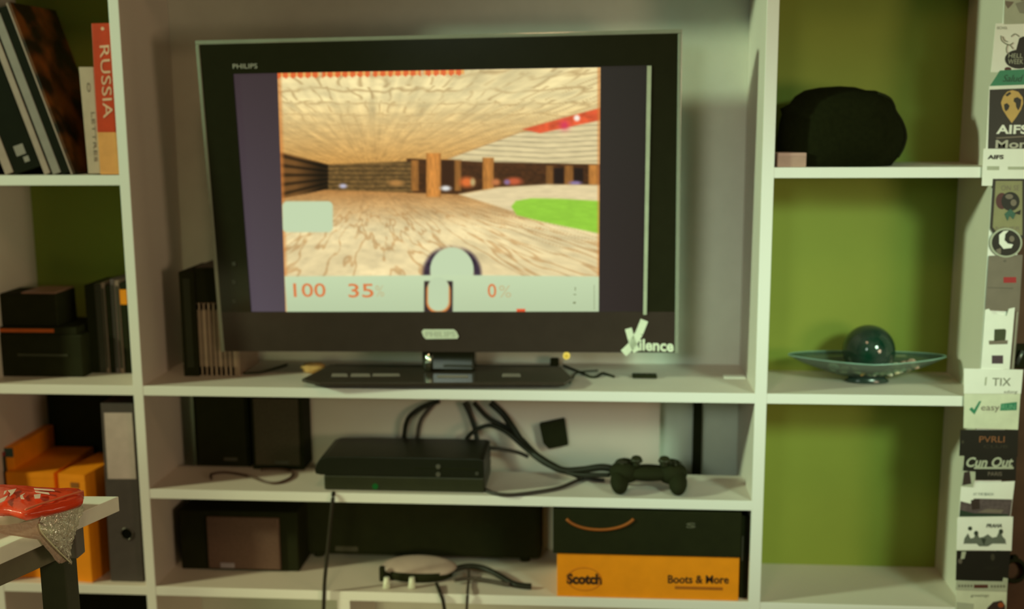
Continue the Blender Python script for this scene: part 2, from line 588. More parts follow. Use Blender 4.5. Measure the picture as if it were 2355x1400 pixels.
def picture(X, Y):
    c = np.zeros(X.shape+(3,))
    def put(mask, rgb):
        nonlocal c
        m = mask[..., None]
        c = c*(1-m)+np.asarray(rgb, float)*m
    # floor, receding to a point
    d = np.maximum(Y-392, 3)
    u = (X-860)/d; lv = np.log(d)
    n = fbm(u*2.2+40, lv*5, 3)
    far = np.clip((Y-425)/90, 0, 1)[..., None]
    floor = np.array([178, 122, 62])*(1-far)+np.array([236, 216, 162])*far
    n = fbm(u*6.5+40+1.2*fbm(u*3, lv*3, 2), lv*3.4, 3)
    st = np.clip(1.3-np.abs(n-.47)/.05, 0, 1)*np.clip((Y-440)/60, .2, 1)
    floor = floor*(1-.42*st[..., None])+np.array([168, 112, 56])*.42*st[..., None]
    n2 = fbm(u*9, lv*16+3, 3)
    n3 = fbm(u*1.6+11, lv*4, 2)
    floor = floor*(.82+.2*n2+.16*n3)[..., None]
    put(np.ones(X.shape), floor)
    # ceiling slabs
    d = np.maximum(398-Y, 3)
    u = (X-860)/d; lv = np.log(d)
    far = np.clip((370-Y)/150, 0, 1)[..., None]
    strk = fbm(u*11+5, lv*2.2, 3)
    ce = np.array([196, 146, 76])*(1-far)+np.array([232, 214, 156])*far
    nn = fbm(u*5+7, lv*14, 3)
    row = np.floor(lv*6+.5*fbm(u*3, lv*3, 2))
    jx = np.abs(((u*4.2+.37*row+1.3*fbm(u*4, lv*6, 2)) % 1)-.5)
    jy = np.abs(((lv*6+.5*fbm(u*3, lv*3, 2)+.5*fbm(u*7, lv*8, 2)) % 1)-.5)
    crack = np.maximum(np.clip((jx-.36)*7, 0, 1), np.clip((jy-.36)*7, 0, 1))*np.clip((330-Y)/110, 0, 1)*np.clip((nn-.25)*3, 0, 1)
    ce = ce*(.80+.22*nn+.22*strk)[..., None]
    ce = ce*(1-.46*crack[..., None])+np.array([128, 92, 48])*.46*crack[..., None]
    put(inpoly(X, Y, [(600, 100), (1420, 100), (1420, 240), (1200, 298), (1035, 358), (950, 372), (755, 372), (600, 335)], 4), ce)
    # lit brick wall on the right
    br = np.full(X.shape+(3,), 1.0)*np.array([226, 208, 156])
    k = (Y-300-(np.abs(X-1258)*-.05))/11.5
    br = br*(1-.30*np.clip((np.abs((k % 1)-.5)-.30)*6, 0, 1)*(.4+.6*fbm(X/30, Y/6, 2)))[..., None]
    br = br*(.92+.16*fbm(X/26, Y/5, 2))[..., None]
    put(inpoly(X, Y, [(1035, 359), (1200, 299), (1425, 262), (1425, 374), (1140, 372)], 4), br)
    put(inpoly(X, Y, [(1205, 292), (1425, 232), (1425, 262), (1245, 301)], 4), np.array([226, 92, 52])*(.8+.4*fbm(X/14, Y/9, 2))[..., None])
    put(np.exp(-((X-1300)**2+(Y-283)**2)/120), (214, 60, 90))
    put(np.clip(1.6-np.hypot(X-1328, Y-267)/6, 0, 1), (250, 240, 225))
    # low dark arcade in the middle distance
    dk = np.array([74, 44, 20])*(.75+.5*fbm(X/9, Y/6, 2))[..., None]
    put(inpoly(X, Y, [(940, 358), (1130, 366), (1425, 372), (1425, 418), (1140, 424), (1060, 440), (940, 436)], 4), dk)
    bw = np.array([124, 94, 50])*(.7+.5*fbm(X/7, Y/4, 2))[..., None]*(1-.35*np.clip((np.abs(((Y-366)/10 % 1)-.5)-.3)*6, 0, 1))[..., None]
    put(inpoly(X, Y, [(752, 372), (955, 364), (955, 436), (752, 430)], 4), bw)
    lw = np.array([118, 80, 40])*(1-.5*np.clip((np.abs(((Y-396)/(9+(755-X)*.12) % 1)-.5)-.22)*6, 0, 1))[..., None]*np.clip((770-X)/90, .35, 1)[..., None]
    put(inpoly(X, Y, [(600, 333), (757, 372), (757, 428), (600, 460)], 4), lw)
    for x0, x1, y0, y1, b in ((950, 968, 362, 432, 150), (985, 1019, 346, 446, 200), (1050, 1066, 362, 432, 140), (1114, 1140, 356, 436, 178), (1258, 1275, 374, 418, 120), (1300, 1320, 374, 418, 140), (1354, 1376, 372, 418, 178)):
        col = np.array([b, b*.66, b*.30])*(.8+.3*np.cos((X-(x0+x1)/2)/(x1-x0)*2.6))[..., None]*(.85+.3*fbm(X/3, Y/14, 2))[..., None]
        put(rrect(X, Y, x0, y0, x1, y1, 1, 3), col)
    for x0, x1 in ((1277, 1298), (1322, 1342)):
        put(rrect(X, Y, x0, 380, x1, 416, 2, 4), (36, 22, 16))
    put(rrect(X, Y, 1022, 362, 1048, 430, 1, 4), (60, 34, 16))
    for x, y, rx, ry, col in ((1078, 412, 16, 12, (222, 112, 52)), (1145, 412, 10, 8, (196, 120, 70)), (1186, 410, 18, 9, (196, 92, 56)), (1170, 412, 7, 6, (140, 110, 150)),
                              (1030, 426, 12, 6, (225, 225, 220)), (792, 421, 9, 5, (190, 186, 205)), (1325, 414, 14, 5, (140, 120, 160)), (915, 414, 18, 7, (176, 126, 66)), (1092, 412, 6, 9, (190, 165, 110))):
        put(np.clip(1.5-np.hypot((X-x)/rx, (Y-y)/ry)*1.0, 0, 1)**1.2, col)
    # pale ledge and green pool
    put(inpoly(X, Y, [(1060, 440), (1150, 424), (1260, 417), (1425, 419), (1425, 470), (1180, 478)], 5), np.array([234, 214, 164])*(.92+.12*fbm(X/20, Y/4, 2))[..., None])
    pool = [(1180, 468), (1190, 455), (1225, 449), (1290, 450), (1425, 458), (1425, 541), (1330, 520), (1250, 503), (1192, 488)]
    put(inpoly(X, Y, pool, 4), np.array([150, 205, 62])*(.95+.1*fbm(X/16, Y/6, 2))[..., None])
    # orange fringe at the sides of the picture
    fr = np.clip(1-np.abs(X-(641+(Y-160)*.028))/9, 0, 1)+np.clip(1-np.abs(X-1378)/6, 0, 1)
    put(np.clip(fr, 0, 1)*.75, (206, 124, 58))
    # pale blank panels
    pale = np.array([192, 210, 170])
    put(rrect(X, Y, 649, 456, 768, 528, 12, 3), pale+4)
    halo = np.clip(1.04-np.hypot((X-1044)/69, (Y-626)/69), 0, 1)*7
    put(np.clip(halo, 0, 1)*np.clip((np.abs(X-1044)-8)/34, .25, 1)*(Y < 634)*np.clip((np.hypot(X-1044, (Y-632))-44)/10, 0, 1), np.array([58, 44, 58])*(.7+.7*fbm(X/5, Y/9, 2))[..., None])
    put(np.clip((50-np.hypot((X-1044), (Y-616)*.95))/3+.5, 0, 1)*(Y < 640), pale+4)
    bar = np.array([194, 212, 170])*1.0
    sh = np.clip((Y-630)/90, 0, 1)[..., None]
    put(inpoly(X, Y, [(654, 632), (1000, 629), (1100, 629), (1378, 632), (1379, 720), (660, 721)], 3), bar*(1.02-.07*sh))
    # dark niche with a plain rounded pale shape
    put(rrect(X, Y, 980, 643, 1046, 726, 2, 3), (54, 40, 40))
    put(rrect(X, Y, 985, 640, 1041, 720, 26, 3), (214, 132, 66))
    put(rrect(X, Y, 989, 634, 1037, 715, 23, 3), pale)
    # red lettering along the top edge, too soft to read
    k = np.abs(np.sin((X-640)*math.pi/17.5))
    gaps = 1-np.clip(1-np.abs(((X-640) % 118)-100)/6, 0, 1)
    top = 168-(X-640)*.017
    put(((X < 1072) & (Y < top+13-4*k)).astype(float)*gaps*.9, np.array([226, 96, 44])+np.array([10, 70, 40])*(k > .86)[..., None])
    return c
pic = colour_grid('screen_picture', ((638, 168), (1381, 155), (1377, 719), (657, 719)), 320, 240, picture, -.0008, scr)
M_dig = emit('screen_digits', (216, 128, 74))
def tvwords(name, txt, px0, py0, px1, py1, hpx, m, parent, c, **k):
    """lettering on the tv plane, baseline from px0,py0 to px1,py1"""
    hgt = (tvp(px0, py0-hpx, c)-tvp(px0, py0, c)).length
    return words(name, txt, tvp(px0, py0, c), tvp(px1, py1, c), hgt, m, parent, up=tv_, out=tn, **k)
tvwords('screen_digits', '100', 676, 683, 750, 683, 32, M_dig, scr, -.0005, bold=.01)
tvwords('screen_digits', '35', 802, 684, 860, 684, 32, M_dig, scr, -.0005, bold=.01)
tvwords('screen_digits', '%', 864, 682, 884, 682, 26, emit('screen_faint', (196, 186, 140)), scr, -.0005)
tvwords('screen_digits', '0', 1122, 684, 1142, 684, 32, M_dig, scr, -.0005, bold=.01)
tvwords('screen_digits', '%', 1148, 684, 1176, 684, 28, emit('screen_faint', (196, 186, 140)), scr, -.0005)
g = G()
for x0, y0, x1, y1 in ((1188, 710, 1208, 720), ):
    g.add([tvp(x0, y0, -.0004), tvp(x0, y1, -.0004), tvp(x1, y1, -.0004), tvp(x1, y0, -.0004)], [(0, 1, 2, 3)])
obj('screen_mark', g, emit('screen_red', (226, 92, 52)), scr)
g = G()
for x0, y0, x1, y1 in ((1322, 660, 1324, 668), (1319, 676, 1325, 678), (1318, 694, 1324, 698), (1366, 655, 1367, 712), (1268, 716, 1300, 719), (1326, 716, 1362, 719)):
    g.add([tvp(x0, y0, -.0004), tvp(x0, y1, -.0004), tvp(x1, y1, -.0004), tvp(x1, y0, -.0004)], [(0, 1, 2, 3)])
obj('screen_mark', g, emit('screen_line', (120, 126, 84)), scr)
# lettering on the frame
M_sil = mat('silver_print', (188, 184, 172), .5, .4)
tvwords('lettering', 'PHILIPS', 536, 158, 592, 157, 11, M_sil, tele, .0042)
M_chip = mat('pale_badge', (226, 236, 214), .4, .4)
g = G()
pp = [(974, 757), (1044, 757), (1050, 762), (1055, 773), (1052, 778), (980, 779), (974, 773), (970, 762)]
g.prism([tvp(x, y, .004) for x, y in pp], tn*.002)
bd = obj('badge', g, M_chip, tele)
bd['label'] = 'pale maker badge'
tvwords('lettering', 'PHILIPS', 979, 775, 1047, 775, 13, mat('badge_print', (196, 206, 184), .5, .4), bd, .0062, bold=.01)
# white script sticker in the lower right corner of the frame
sk = thing('logo_sticker', tvp(1495, 811, .004), 'white script sticker with a large X on the lower right television frame', 'sticker')
M_stk = mat('sticker_white', (232, 242, 218), .5, .3)
g = G()
def stroke(pts, w):
    for (x0, y0), (x1, y1) in zip(pts[:-1], pts[1:]):
        dx, dy = x1-x0, y1-y0
        l = math.hypot(dx, dy)
        nx, ny = -dy/l*w/2, dx/l*w/2
        g.prism([tvp(x0+nx, y0+ny, .0042), tvp(x1+nx, y1+ny, .0042), tvp(x1-nx, y1-ny, .0042), tvp(x0-nx, y0-ny, .0042)], tn*.0008)
stroke([(1482, 736), (1470, 766), (1452, 795), (1434, 812)], 18)
stroke([(1445, 755), (1452, 780), (1464, 808)], 16)
obj('x_mark', g, M_stk, sk)
tvwords('lettering', 'ilence', 1470, 806, 1549, 809, 27, M_stk, sk, .0045, bold=.03)
# power lamp
led = G()
p = tvp(1303, 817, .0)
led.cyl(p, tn, .0075, .006, 20)
obj('power_lamp', led, emit('led_yellow', (238, 216, 96), 1.0), tele)
g = G()
g.cyl(p+tn*.0055, tn, .0045, .0012, 16)
obj('power_lamp', g, emit('led_core', (206, 182, 62), 1.0), tele)
# little side buttons on the left frame
g = G()
for y in (606, 648, 692):
    a, b = tvl(540, y)
    tvbox(g, a-.004, a+.004, b-.004, b+.004, .003, .0055, .001)
obj('button', g, mat('button_grey', (70, 70, 60), .4), tele)
# stand
zb = T
bt = zb+.017
poly = [on(694, 871, bt), on(735, 880, bt), on(1298, 879, bt), on(1316, 868, bt), on(1290, 842, bt), on(760, 838, bt)]
g = G()
g.prism(poly, (0, 0, -.007), .0012)
obj('stand_base', g, mat('stand_gloss', (66, 58, 50), .12, .55, var=.05), tele)
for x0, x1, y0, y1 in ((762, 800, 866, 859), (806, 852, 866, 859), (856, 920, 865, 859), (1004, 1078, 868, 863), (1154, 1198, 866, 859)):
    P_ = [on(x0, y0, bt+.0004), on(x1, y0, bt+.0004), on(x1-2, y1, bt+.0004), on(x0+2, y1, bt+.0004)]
    obj('foot_reflection', G().prism(P_, (0, 0, .0003)), mat('foot_reflection', (150, 140, 130), .5, .3), tele)  # pale strips stand in for the screen's reflection on the base
g = G()
p2 = [on(737, 888, zb), on(1298, 889, zb), on(1305, 878, zb), on(1280, 850, zb), on(770, 848, zb), on(722, 879, zb)]
g.prism([Vector((p.x, p.y+.004, zb)) for p in p2], (0, 0, .0102), .001)
obj('stand_foot', g, M_soft, tele)
n0, n1 = on(962, 866, bt), on(1086, 866, bt)
ny = .098
g = G().box((n0.x, ny, bt), (n1.x, ny+.045, .10), .006)
obj('stand_neck', g, M_gloss, tele)
p = at(987, 850, ny)
g = G().cyl((p.x, ny-.003, bt+.001), (0, 0, 1), .0085, .046, 16)
o = obj('neck_glint', g, mat('chrome_glint', (235, 245, 225), .12, .5, metal=1, var=.02), tele)  # bright bar stands in for the neck's bright highlight
o['label'] = 'bright bar standing in for a highlight'

# ------------------------------------------------------------------ helpers for boxes seen face on
def facebox(px0, py0, px1, py1, Y, depth, bev=.001, zb=None, top=None):
    """box whose front face covers that pixel rectangle on plane Y"""
    a = at(px0, py1, Y); b = at(px1, py0, Y)
    z0 = a.z if zb is None else zb
    z1 = b.z if top is None else top
    mid = (z0+z1)/2
    return (a.x, Y, z0), (b.x, Y+depth, z1)
def quadprism(pts, Y, depth, bev=0):
    g = G()
    g.prism([at(x, y, Y) for x, y in pts], (0, depth, 0), bev)
    return g

# ------------------------------------------------------------------ upper left bay: books and magazines
zl = ZLU+T
def leaner(name, bx0, bx1, lean, length, mcol, label, Y=.02, depth=.2, cat='magazine', group=None, pages=None):
    """a volume leaning to the left; bx0..bx1 are the pixel ends of its foot at the shelf"""
    p0, p1 = at(bx0, 399, Y), at(bx1, 399, Y)
    p0.z = p1.z = zl+.0006
    w = (p1-p0).length
    up = Vector((-math.sin(lean), 0, math.cos(lean)))
    side = Vector((math.cos(lean), 0, math.sin(lean)))*(w*math.cos(lean))
    # rests on its lower left corner
    q = [p0, p0+side, p0+side+up*length, p0+up*length]
    th = thing(name, (p0.x, Y, p0.z), label, cat, group)
    g = G().prism(q, (0, depth, 0), .0006)
    obj('cover', g, mcol, th)
    return th, p0, side, up
M_dk = mat('dark_cover', (24, 26, 14), .85, .1, var=.12)
M_grey_c = mat('grey_cover', (150, 140, 134), .6, .3)
M_pink_c = mat('pale_pink_cover', (172, 150, 140), .6, .3)
M_brown = bpy.data.materials.new('printed_brown_cover')
M_brown.use_nodes = True
nt = M_brown.node_tree
b_ = nt.nodes['Principled BSDF']
tc_ = nt.nodes.new('ShaderNodeTexCoord')
nz = nt.nodes.new('ShaderNodeTexNoise')
nz.inputs['Scale'].default_value = 14
nz.inputs['Detail'].default_value = 4
rp = nt.nodes.new('ShaderNodeValToRGB')
rp.color_ramp.elements[0].position = .42
rp.color_ramp.elements[0].color = (*lin((34, 26, 12)), 1)
rp.color_ramp.elements[1].position = .62
rp.color_ramp.elements[1].color = (*lin((120, 68, 26)), 1)
nt.links.new(tc_.outputs['Object'], nz.inputs['Vector'])
nt.links.new(nz.outputs['Fac'], rp.inputs['Fac'])
nt.links.new(rp.outputs['Color'], b_.inputs['Base Color'])
b_.inputs['Roughness'].default_value = .4
LEAN = math.radians(17.8)
for bx0, bx1, L, m, lab in (
        (-60, 6, .34, M_dk, 'black volume leaning at the far left edge of the upper shelf'),
        (12, 33, .33, M_pink_c, 'pale magazine leaning second from the left on the upper shelf'),
        (34, 100, .35, M_dk, 'thick black leaning volume with white marks near its foot'),
        (102, 117, .35, M_pink_c, 'thin pinkish magazine leaning between two black volumes'),
        (118, 121, .34, M_dk, 'very thin black booklet leaning beside the grey magazine'),
        (122, 142, .345, M_grey_c, 'light grey magazine leaning right of the thin black booklet'),
        (143, 163, .36, M_dk, 'slim black volume leaning right of the grey magazine'),
        (164, 174, .37, M_brown, 'brown picture magazine, rightmost of the leaning volumes')):
    th, p0, sd, up = leaner('magazine', bx0, bx1, LEAN, L, m, lab, group='volumes leaning on the upper left shelf')
    if bx0 == 34:
        g = G()
        for k, (s, u_, r) in enumerate(((.5, .045, .011), (.62, .023, .006))):
            c_ = p0+sd*s+up*u_+Vector((0, -.0003, 0))
            dd = up*r
            ss = sd.normalized()*r
            g.add([c_-ss-dd, c_+ss-dd, c_+ss+dd, c_-ss+dd], [(0, 1, 2, 3)])
        obj('print', g, M_grey_c, th)
    if bx0 == 164:
        g = G()
        g.prism([p0+Vector((0, -.0006, 0)), p0+sd*.35+Vector((0, -.0006, 0)), p0+sd*.35+up*L+Vector((0, -.0006, 0)), p0+up*L+Vector((0, -.0006, 0))], (0, .0005, 0))
        obj('spine', g, M_pink_c, th)
# pale paperback
pb = thing('paperback', at(218, 397, .012), 'pale paperback standing left of the tall red book', 'book')
M_pbk = mat('paperback_cover', (196, 172, 152), .6, .25)
g = quadprism([(203, 399), (231, 399), (215, 154), (181, 154)], .012, .12, .0008)
for v in g.v:
    v.z = max(v.z, zl+.0004)
obj('cover', g, M_pbk, pb)
for y0, y1, x in ((190, 212, 199), (258, 372, 209)):
    words('lettering', 'O' if y0 == 190 else 'LETTRES', at(x, y0, .0118), at(x+(y1-y0)*.068, y1, .0118), .007, mat('book_print', (120, 104, 90), .6), pb, up=(1, 0, .05), out=(0, -1, 0))
# red book with the word RUSSIA
rb = thing('red_book', at(252, 398, .006), 'tall red and cream book titled RUSSIA against the upright', 'book')
Yb = .008
g = quadprism([(224, 304), (266, 304), (253, 53), (210, 54)], Yb, .19, .0008)
obj('cover', g, mat('red_cover', (206, 66, 30), .45, .35, var=.08), rb)
g = quadprism([(231, 401), (274, 401), (266, 304), (224, 304)], Yb, .19, .0008)
for v in g.v:
    v.z = max(v.z, zl+.0004)
o = obj('spine_foot', g, mat('cream_spine', (236, 164, 96), .5, .3), rb)
o['label'] = 'cream orange lower spine'
xm = at(250, 230, Yb)
words('lettering', 'RUSSIA', at(229, 105, Yb-.0004), at(238, 272, Yb-.0004), .0205, mat('white_title', (236, 190, 160), .5), rb, up=(1, 0, .06), out=(0, -1, 0))
g = G().cyl(at(236, 66, Yb), (0, -1, 0), .0035, .0005, 16)
obj('emblem', g, mat('white_title', (236, 190, 160), .5), rb)

# ------------------------------------------------------------------ middle left bay
zm = T
bx = thing('amplifier', on(60, 868, zm), 'wide flat black player unit at the bottom of the left bay', 'player')
a, b = facebox(-40, 770, 188, 868, .072, .15, zb=zm)
obj('casing', G().box(a, b, .004), M_soft, bx)
g = G().box((at(40, 815, .07).x, .0705, at(0, 818, .07).z), (at(155, 815, .07).x, .0722, at(0, 813, .07).z))
obj('slot', g, mat('slot_grey', (66, 68, 52), .4), bx)
zt_ = b[2]
cs = thing('game_case', (a[0]+.1, .1, zt_), 'thin black case with an orange stripe lying on the black player', 'case')
a2, b2 = facebox(-40, 752, 172, 770, .068, .13)
g = G().box((a2[0], .074, zt_), (b2[0], .204, zt_+.016), .001)
obj('cover', g, M_soft, cs)
g = G().box((a2[0], .0733, zt_+.0045), (at(122, 760, .07).x, .0741, zt_+.0125))
o = obj('stripe', g, mat('orange_stripe', (196, 92, 30), .5), cs)
o['label'] = 'orange red stripe'
zc = zt_+.016
sb = thing('black_box', (a[0]+.08, .12, zc), 'small black box standing on top of the striped case', 'box')
a3, b3 = facebox(-20, 676, 128, 752, .085, .09)
obj('casing', G().box((a3[0], .085, zc), (b3[0], .18, b3[2]), .003), M_soft, sb)
g = G().box((at(48, 676, .085).x, .086, b3[2]), (at(126, 676, .085).x, .179, b3[2]+.0035), .001)
o = obj('lid', g, mat('pinkish_lid', (150, 112, 98), .4, .4), sb)
o['label'] = 'pinkish grey lid'
# upright cases beside the upright
cases = [(200, 222, 655, 'soft', 'thick black case, leftmost of the row standing in the left bay'),
         (222, 238, 652, 'dkg', 'dark grey case, second in the row in the left bay'),
         (238, 246, 650, 'pale', 'thin pale case with brown edge in the left bay row'),
         (247, 258, 656, 'soft', 'narrow black case between two pale cases in the left bay'),
         (259, 268, 642, 'grey', 'tall grey case near the upright in the left bay'),
         (269, 279, 645, 'pale', 'pinkish case second from the upright in the left bay'),
         (280, 296, 650, 'soft', 'black case with an orange patch touching the upright')]
CM = {'soft': M_soft, 'dkg': mat('dark_grey_case', (62, 60, 50), .4), 'pale': mat('pale_case', (146, 122, 112), .5), 'grey': mat('grey_case', (112, 100, 104), .4)}
for i, (x0, x1, y0, k, lab) in enumerate(cases):
    Yc = .115
    p0 = at(x0+8, 858, Yc); p1 = at(x1+8, 858, Yc)
    q0 = at(x0, y0, Yc); q1 = at(x1, y0, Yc)
    t_ = thing('disc_case', (p0.x, Yc, zm), lab, 'case', 'disc cases in the left bay')
    w = p1.x-p0.x-.0006
    g = G().box((p0.x, Yc, zm), (p0.x+w, Yc+.12, q0.z), .0008)
    obj('cover', g, CM[k], t_)
    g = G().box((p0.x+w*.2, Yc-.0005, zm+.012), (p0.x+w*.8, Yc+.0005, q0.z-.012))
    obj('spine_strip', g, CM['dkg'] if k != 'soft' else CM['soft'], t_)
    if i == 6:
        g = G().box((p0.x, Yc-.0011, at(0, 698, Yc).z), (p0.x+w, Yc-.0004, at(0, 664, Yc).z))
        o = obj('patch', g, M_orange, t_)
        o['label'] = 'orange patch'

# ------------------------------------------------------------------ lower left bay: folder and orange boxes
z2 = ZS2+T
fo = thing('ring_binder', on(292, 1336, z2), 'tall grey ring binder with a pale spine label, beside the upright', 'binder')
M_bind = mat('binder_grey', (80, 72, 70), .55, .35)
Yf = .022
g = quadprism([(255, 1337), (330, 1337), (306, 927), (231, 927)], Yf, .22, .001)
zmin = min(v.z for v in g.v)
for v in g.v:
    if v.z < z2+.004:
        v.z = z2
obj('cover', g, M_bind, fo)
g = quadprism([(248, 1101), (313, 1101), (303, 949), (239, 949)], Yf-.0008, .0007)
o = obj('spine_strip', g, mat('binder_label', (196, 178, 174), .6), fo)
o['label'] = 'pale grey label card'
c_ = at(292, 1227, Yf)
g = G().cyl(c_+Vector((0, .0006, 0)), (0, -1, 0), .0125, .0009, 24)
o = obj('finger_hole', g, mat('hole_dark', (14, 15, 8), .9, .05), fo)
g = G().tube([c_+Vector((math.cos(w)*.0135, -.001, math.sin(w)*.0135)) for w in [2*math.pi*k/20 for k in range(20)]], .0013, 6, 1, True)
obj('hole_ring', g, mat('ring_metal', (120, 116, 108), .3, .5, metal=.8), fo)
def obox(name, x0, x1, ytop, Y, depth, lab, rot=0, label_patch=True, m=M_orange, mark=None):
    a, b = facebox(x0, ytop, x1, 1336, Y, depth, zb=z2)
    t_ = thing(name, ((a[0]+b[0])/2, Y, z2), lab, 'box', 'orange boxes on the lower left shelf')
    cx, cy = a[0], Y
    def rp_(g):
        for v in g.v:
            x, y = v.x-cx, v.y-cy
            v.x = cx+x*math.cos(rot)-y*math.sin(rot)
            v.y = cy+x*math.sin(rot)+y*math.cos(rot)
        return g
    obj('carton', rp_(G().box(a, b, .0012)), m, t_)
    h = b[2]-a[2]
    w = b[0]-a[0]
    obj('lid_flap', rp_(G().box((a[0]+.001, Y-.0006, b[2]-.012), (b[0]-.001, Y+depth*.98, b[2]+.0008))), m, t_)
    if mark:
        (fx0, fx1, fz0, fz1, mm) = mark
        obj('label', rp_(G().box((a[0]+w*fx0, Y-.0012, a[2]+h*fz0), (a[0]+w*fx1, Y-.0004, a[2]+h*fz1))), mm, t_)
    return t_
M_teal = mat('teal_label', (58, 82, 76), .5)
obox('orange_box', 10, 30, 1030, .05, .19, 'narrow orange box with a teal tab, tallest at the left', mark=(.0, 1, .93, 1.0, M_teal))
obox('orange_box', 34, 124, 1088, .03, .20, 'broad bright orange box standing in the middle of the lower left bay')
obox('orange_box', 152, 200, 1090, .02, .16, 'turned orange box nearest to the grey binder', rot=math.radians(-8), mark=(.45, .75, .88, .93, mat('brown_mark', (150, 92, 30), .6)))
t_ = thing('dark_case', at(-6, 1336, .04), 'dark teal case at the far left of the lower bay', 'case')
a, b = facebox(-22, 1050, 8, 1336, .04, .15, zb=z2)
obj('cover', G().box(a, b, .001), mat('teal_dark', (46, 56, 50), .5), t_)
obj('cap', G().box((a[0], a[1]-.0004, b[2]), (b[0], b[1], b[2]+.01), .001), mat('red_cap', (150, 60, 60), .5), t_)

# ------------------------------------------------------------------ beside and behind the television
dv = 0
Yd = .105
def case(x0, x1, ytop, ybot, Y, depth, m, lab, group, inner=None):
    a, b = facebox(x0, ytop, x1, ybot, Y, depth, zb=zm)
    t_ = thing('film_case', ((a[0]+b[0])/2, Y, zm), lab, 'case', group)
    w = b[0]-a[0]
    obj('cover', G().box((a[0], a[1], a[2]), (b[0]-.0005, b[1], b[2]), .0008), m, t_)
    if inner:
        obj('spine_print', G().box((a[0]+w*.25, Y-.0005, a[2]+.02), (a[0]+w*.7, Y+.0003, b[2]-.015)), inner, t_)
    return b
M_dvd = mat('pale_film_case', (172, 150, 130), .45, .35, var=.1)
M_dvd2 = mat('tan_film_case', (150, 128, 110), .45, .35, var=.1)
zz = case(424, 445, 625, 868, .095, .15, M_soft, 'tall black case at the left end of the row beside the television', 'film cases beside the television', M_black)
xs = [446, 457, 467, 478, 489, 500, 511, 522, 533, 545]
names_ = ['first pale film case right of the tall black case', 'second pale film case from the tall black case', 'third film case, darker tan, left of the television',
          'fourth film case, pale spine, under the black box', 'fifth film case, tan, partly behind the television', 'sixth film case, pale, behind the television edge',
          'seventh film case seen only under the television', 'eighth film case seen only under the television, tan', 'last pale film case at the right end under the television']
topz = None
for i in range(9):
    bb = case(xs[i], xs[i+1], 697, 858, Yd, .14, (M_dvd, M_dvd, M_dvd2)[i % 3], names_[i], 'film cases beside the television', (M_dvd2, M_dvd2, M_dvd)[i % 3])
    topz = bb[2]
tb = thing('flat_black_box', (at(470, 690, .11).x, .17, topz), 'black box lying on top of the pale film cases', 'box')
a, b = facebox(447, 617, 500, 694, .107, .13)
obj('casing', G().box((a[0], .107, topz+.0003), (b[0], .24, b[2]), .002), M_soft, tb)
obj('lid', G().box((a[0]+.004, .112, b[2]), (b[0]-.006, .23, b[2]+.003), .001), mat('dull_lid', (76, 62, 54), .6), tb)
# cable behind the foot
def cable(pts, r, m, lab, name='cable', grp=None, n=7):
    g = G().tube(pts, r, n, 6)
    return tag(obj(name, g, m), lab, 'cable', grp)
rc = .0028
cable([on(x, y, zm+rc) for x, y in ((560, 858), (600, 856), (635, 846), (660, 838))], rc, M_black, 'short black cable on the shelf left of the television foot')
tag(obj('crumpled_wrapper', G().ball(on(722, 845, zm+.012)+Vector((0, .0, .0)), .028, .016, .012, 20, 12, .16), mat('tan_paper', (214, 168, 104), .7, .2, var=.2)), 'tan crumpled wrapper behind the left end of the television foot', 'wrapper')
pl = thing('plug', on(1275, 843, zm), 'small black plug behind the right end of the television foot', 'plug')
a = on(1275, 843, zm)
obj('body', G().box((a.x-.010, a.y, zm), (a.x+.010, a.y+.02, zm+.018), .003), M_soft, pl)
obj('pin', G().cyl((a.x-.004, a.y+.02, zm+.009), (0, 1, 0), .002, .012, 8).cyl((a.x+.004, a.y+.02, zm+.009), (0, 1, 0), .002, .012, 8), M_rim, pl)
cable([on(x, y, zm+rc) for x, y in ((1296, 840), (1320, 850), (1340, 858), (1356, 866), (1372, 866), (1385, 858), (1400, 862), (1412, 866))], rc, M_soft, 'black cable curling on the shelf right of the television foot')
cable([on(x, y, zm+.0022) for x, y in ((1310, 880), (1318, 868), (1324, 858), (1345, 854), (1375, 852))], .0022, M_black, 'thin cable crossing the curled one beside the television foot')
p = on(1482, 868, zm)
rm = thing('remote_control', (p.x, p.y, zm), 'small flat black remote lying on the shelf right of the television', 'remote')
obj('body', G().box((p.x-.027, p.y-.012, zm), (p.x+.027, p.y+.012, zm+.008), .003), M_soft, rm)
g = G()
for k in range(4):
    g.cyl((p.x-.018+.012*k, p.y, zm+.0078), (0, 0, 1), .0028, .0012, 10)
obj('buttons', g, M_black, rm)
p = on(1688, 868, zm)
tag(obj('paper_slip', G().box((p.x-.022, p.y-.012, zm), (p.x+.024, p.y+.016, zm+.003), .0008), M_paper), 'small white slip lying on the shelf close to the right upright', 'paper')

# ------------------------------------------------------------------ first lower middle bay
z1 = ZS1+T
def speaker(x0, x1, Y, base, lab, mg, badge):
    a, b = at(x0, 1000, Y), at(x1, 1000, Y)
    t_ = thing('speaker', ((a.x+b.x)/2, Y, z1), lab, 'speaker', 'pair of small speakers')
    obj('cabinet', G().box((a.x, Y, z1), (b.x, Y+.09, z1+.178), .003), M_soft, t_)
    obj('grille', G().box((a.x+.008, Y-.006, z1+.012), (b.x-.008, Y, z1+.170), .003), mg, t_)
    xb = (a.x+b.x)/2+badge
    obj('badge', G().box((xb-.016, Y-.0075, z1+.016), (xb+.016, Y-.006, z1+.024), .0005), mat('speaker_badge', (74, 72, 62), .4), t_)
M_grl = mat('grille_cloth', (76, 70, 56), .85, .1, var=.2, scale=300, bump=.2, bscale=900)
speaker(447, 574, .168, 0, 'left black speaker of the pair under the television', M_soft, .02)
speaker(578, 697, .150, 0, 'right speaker of the pair, with greyer grille', M_grl, .01)
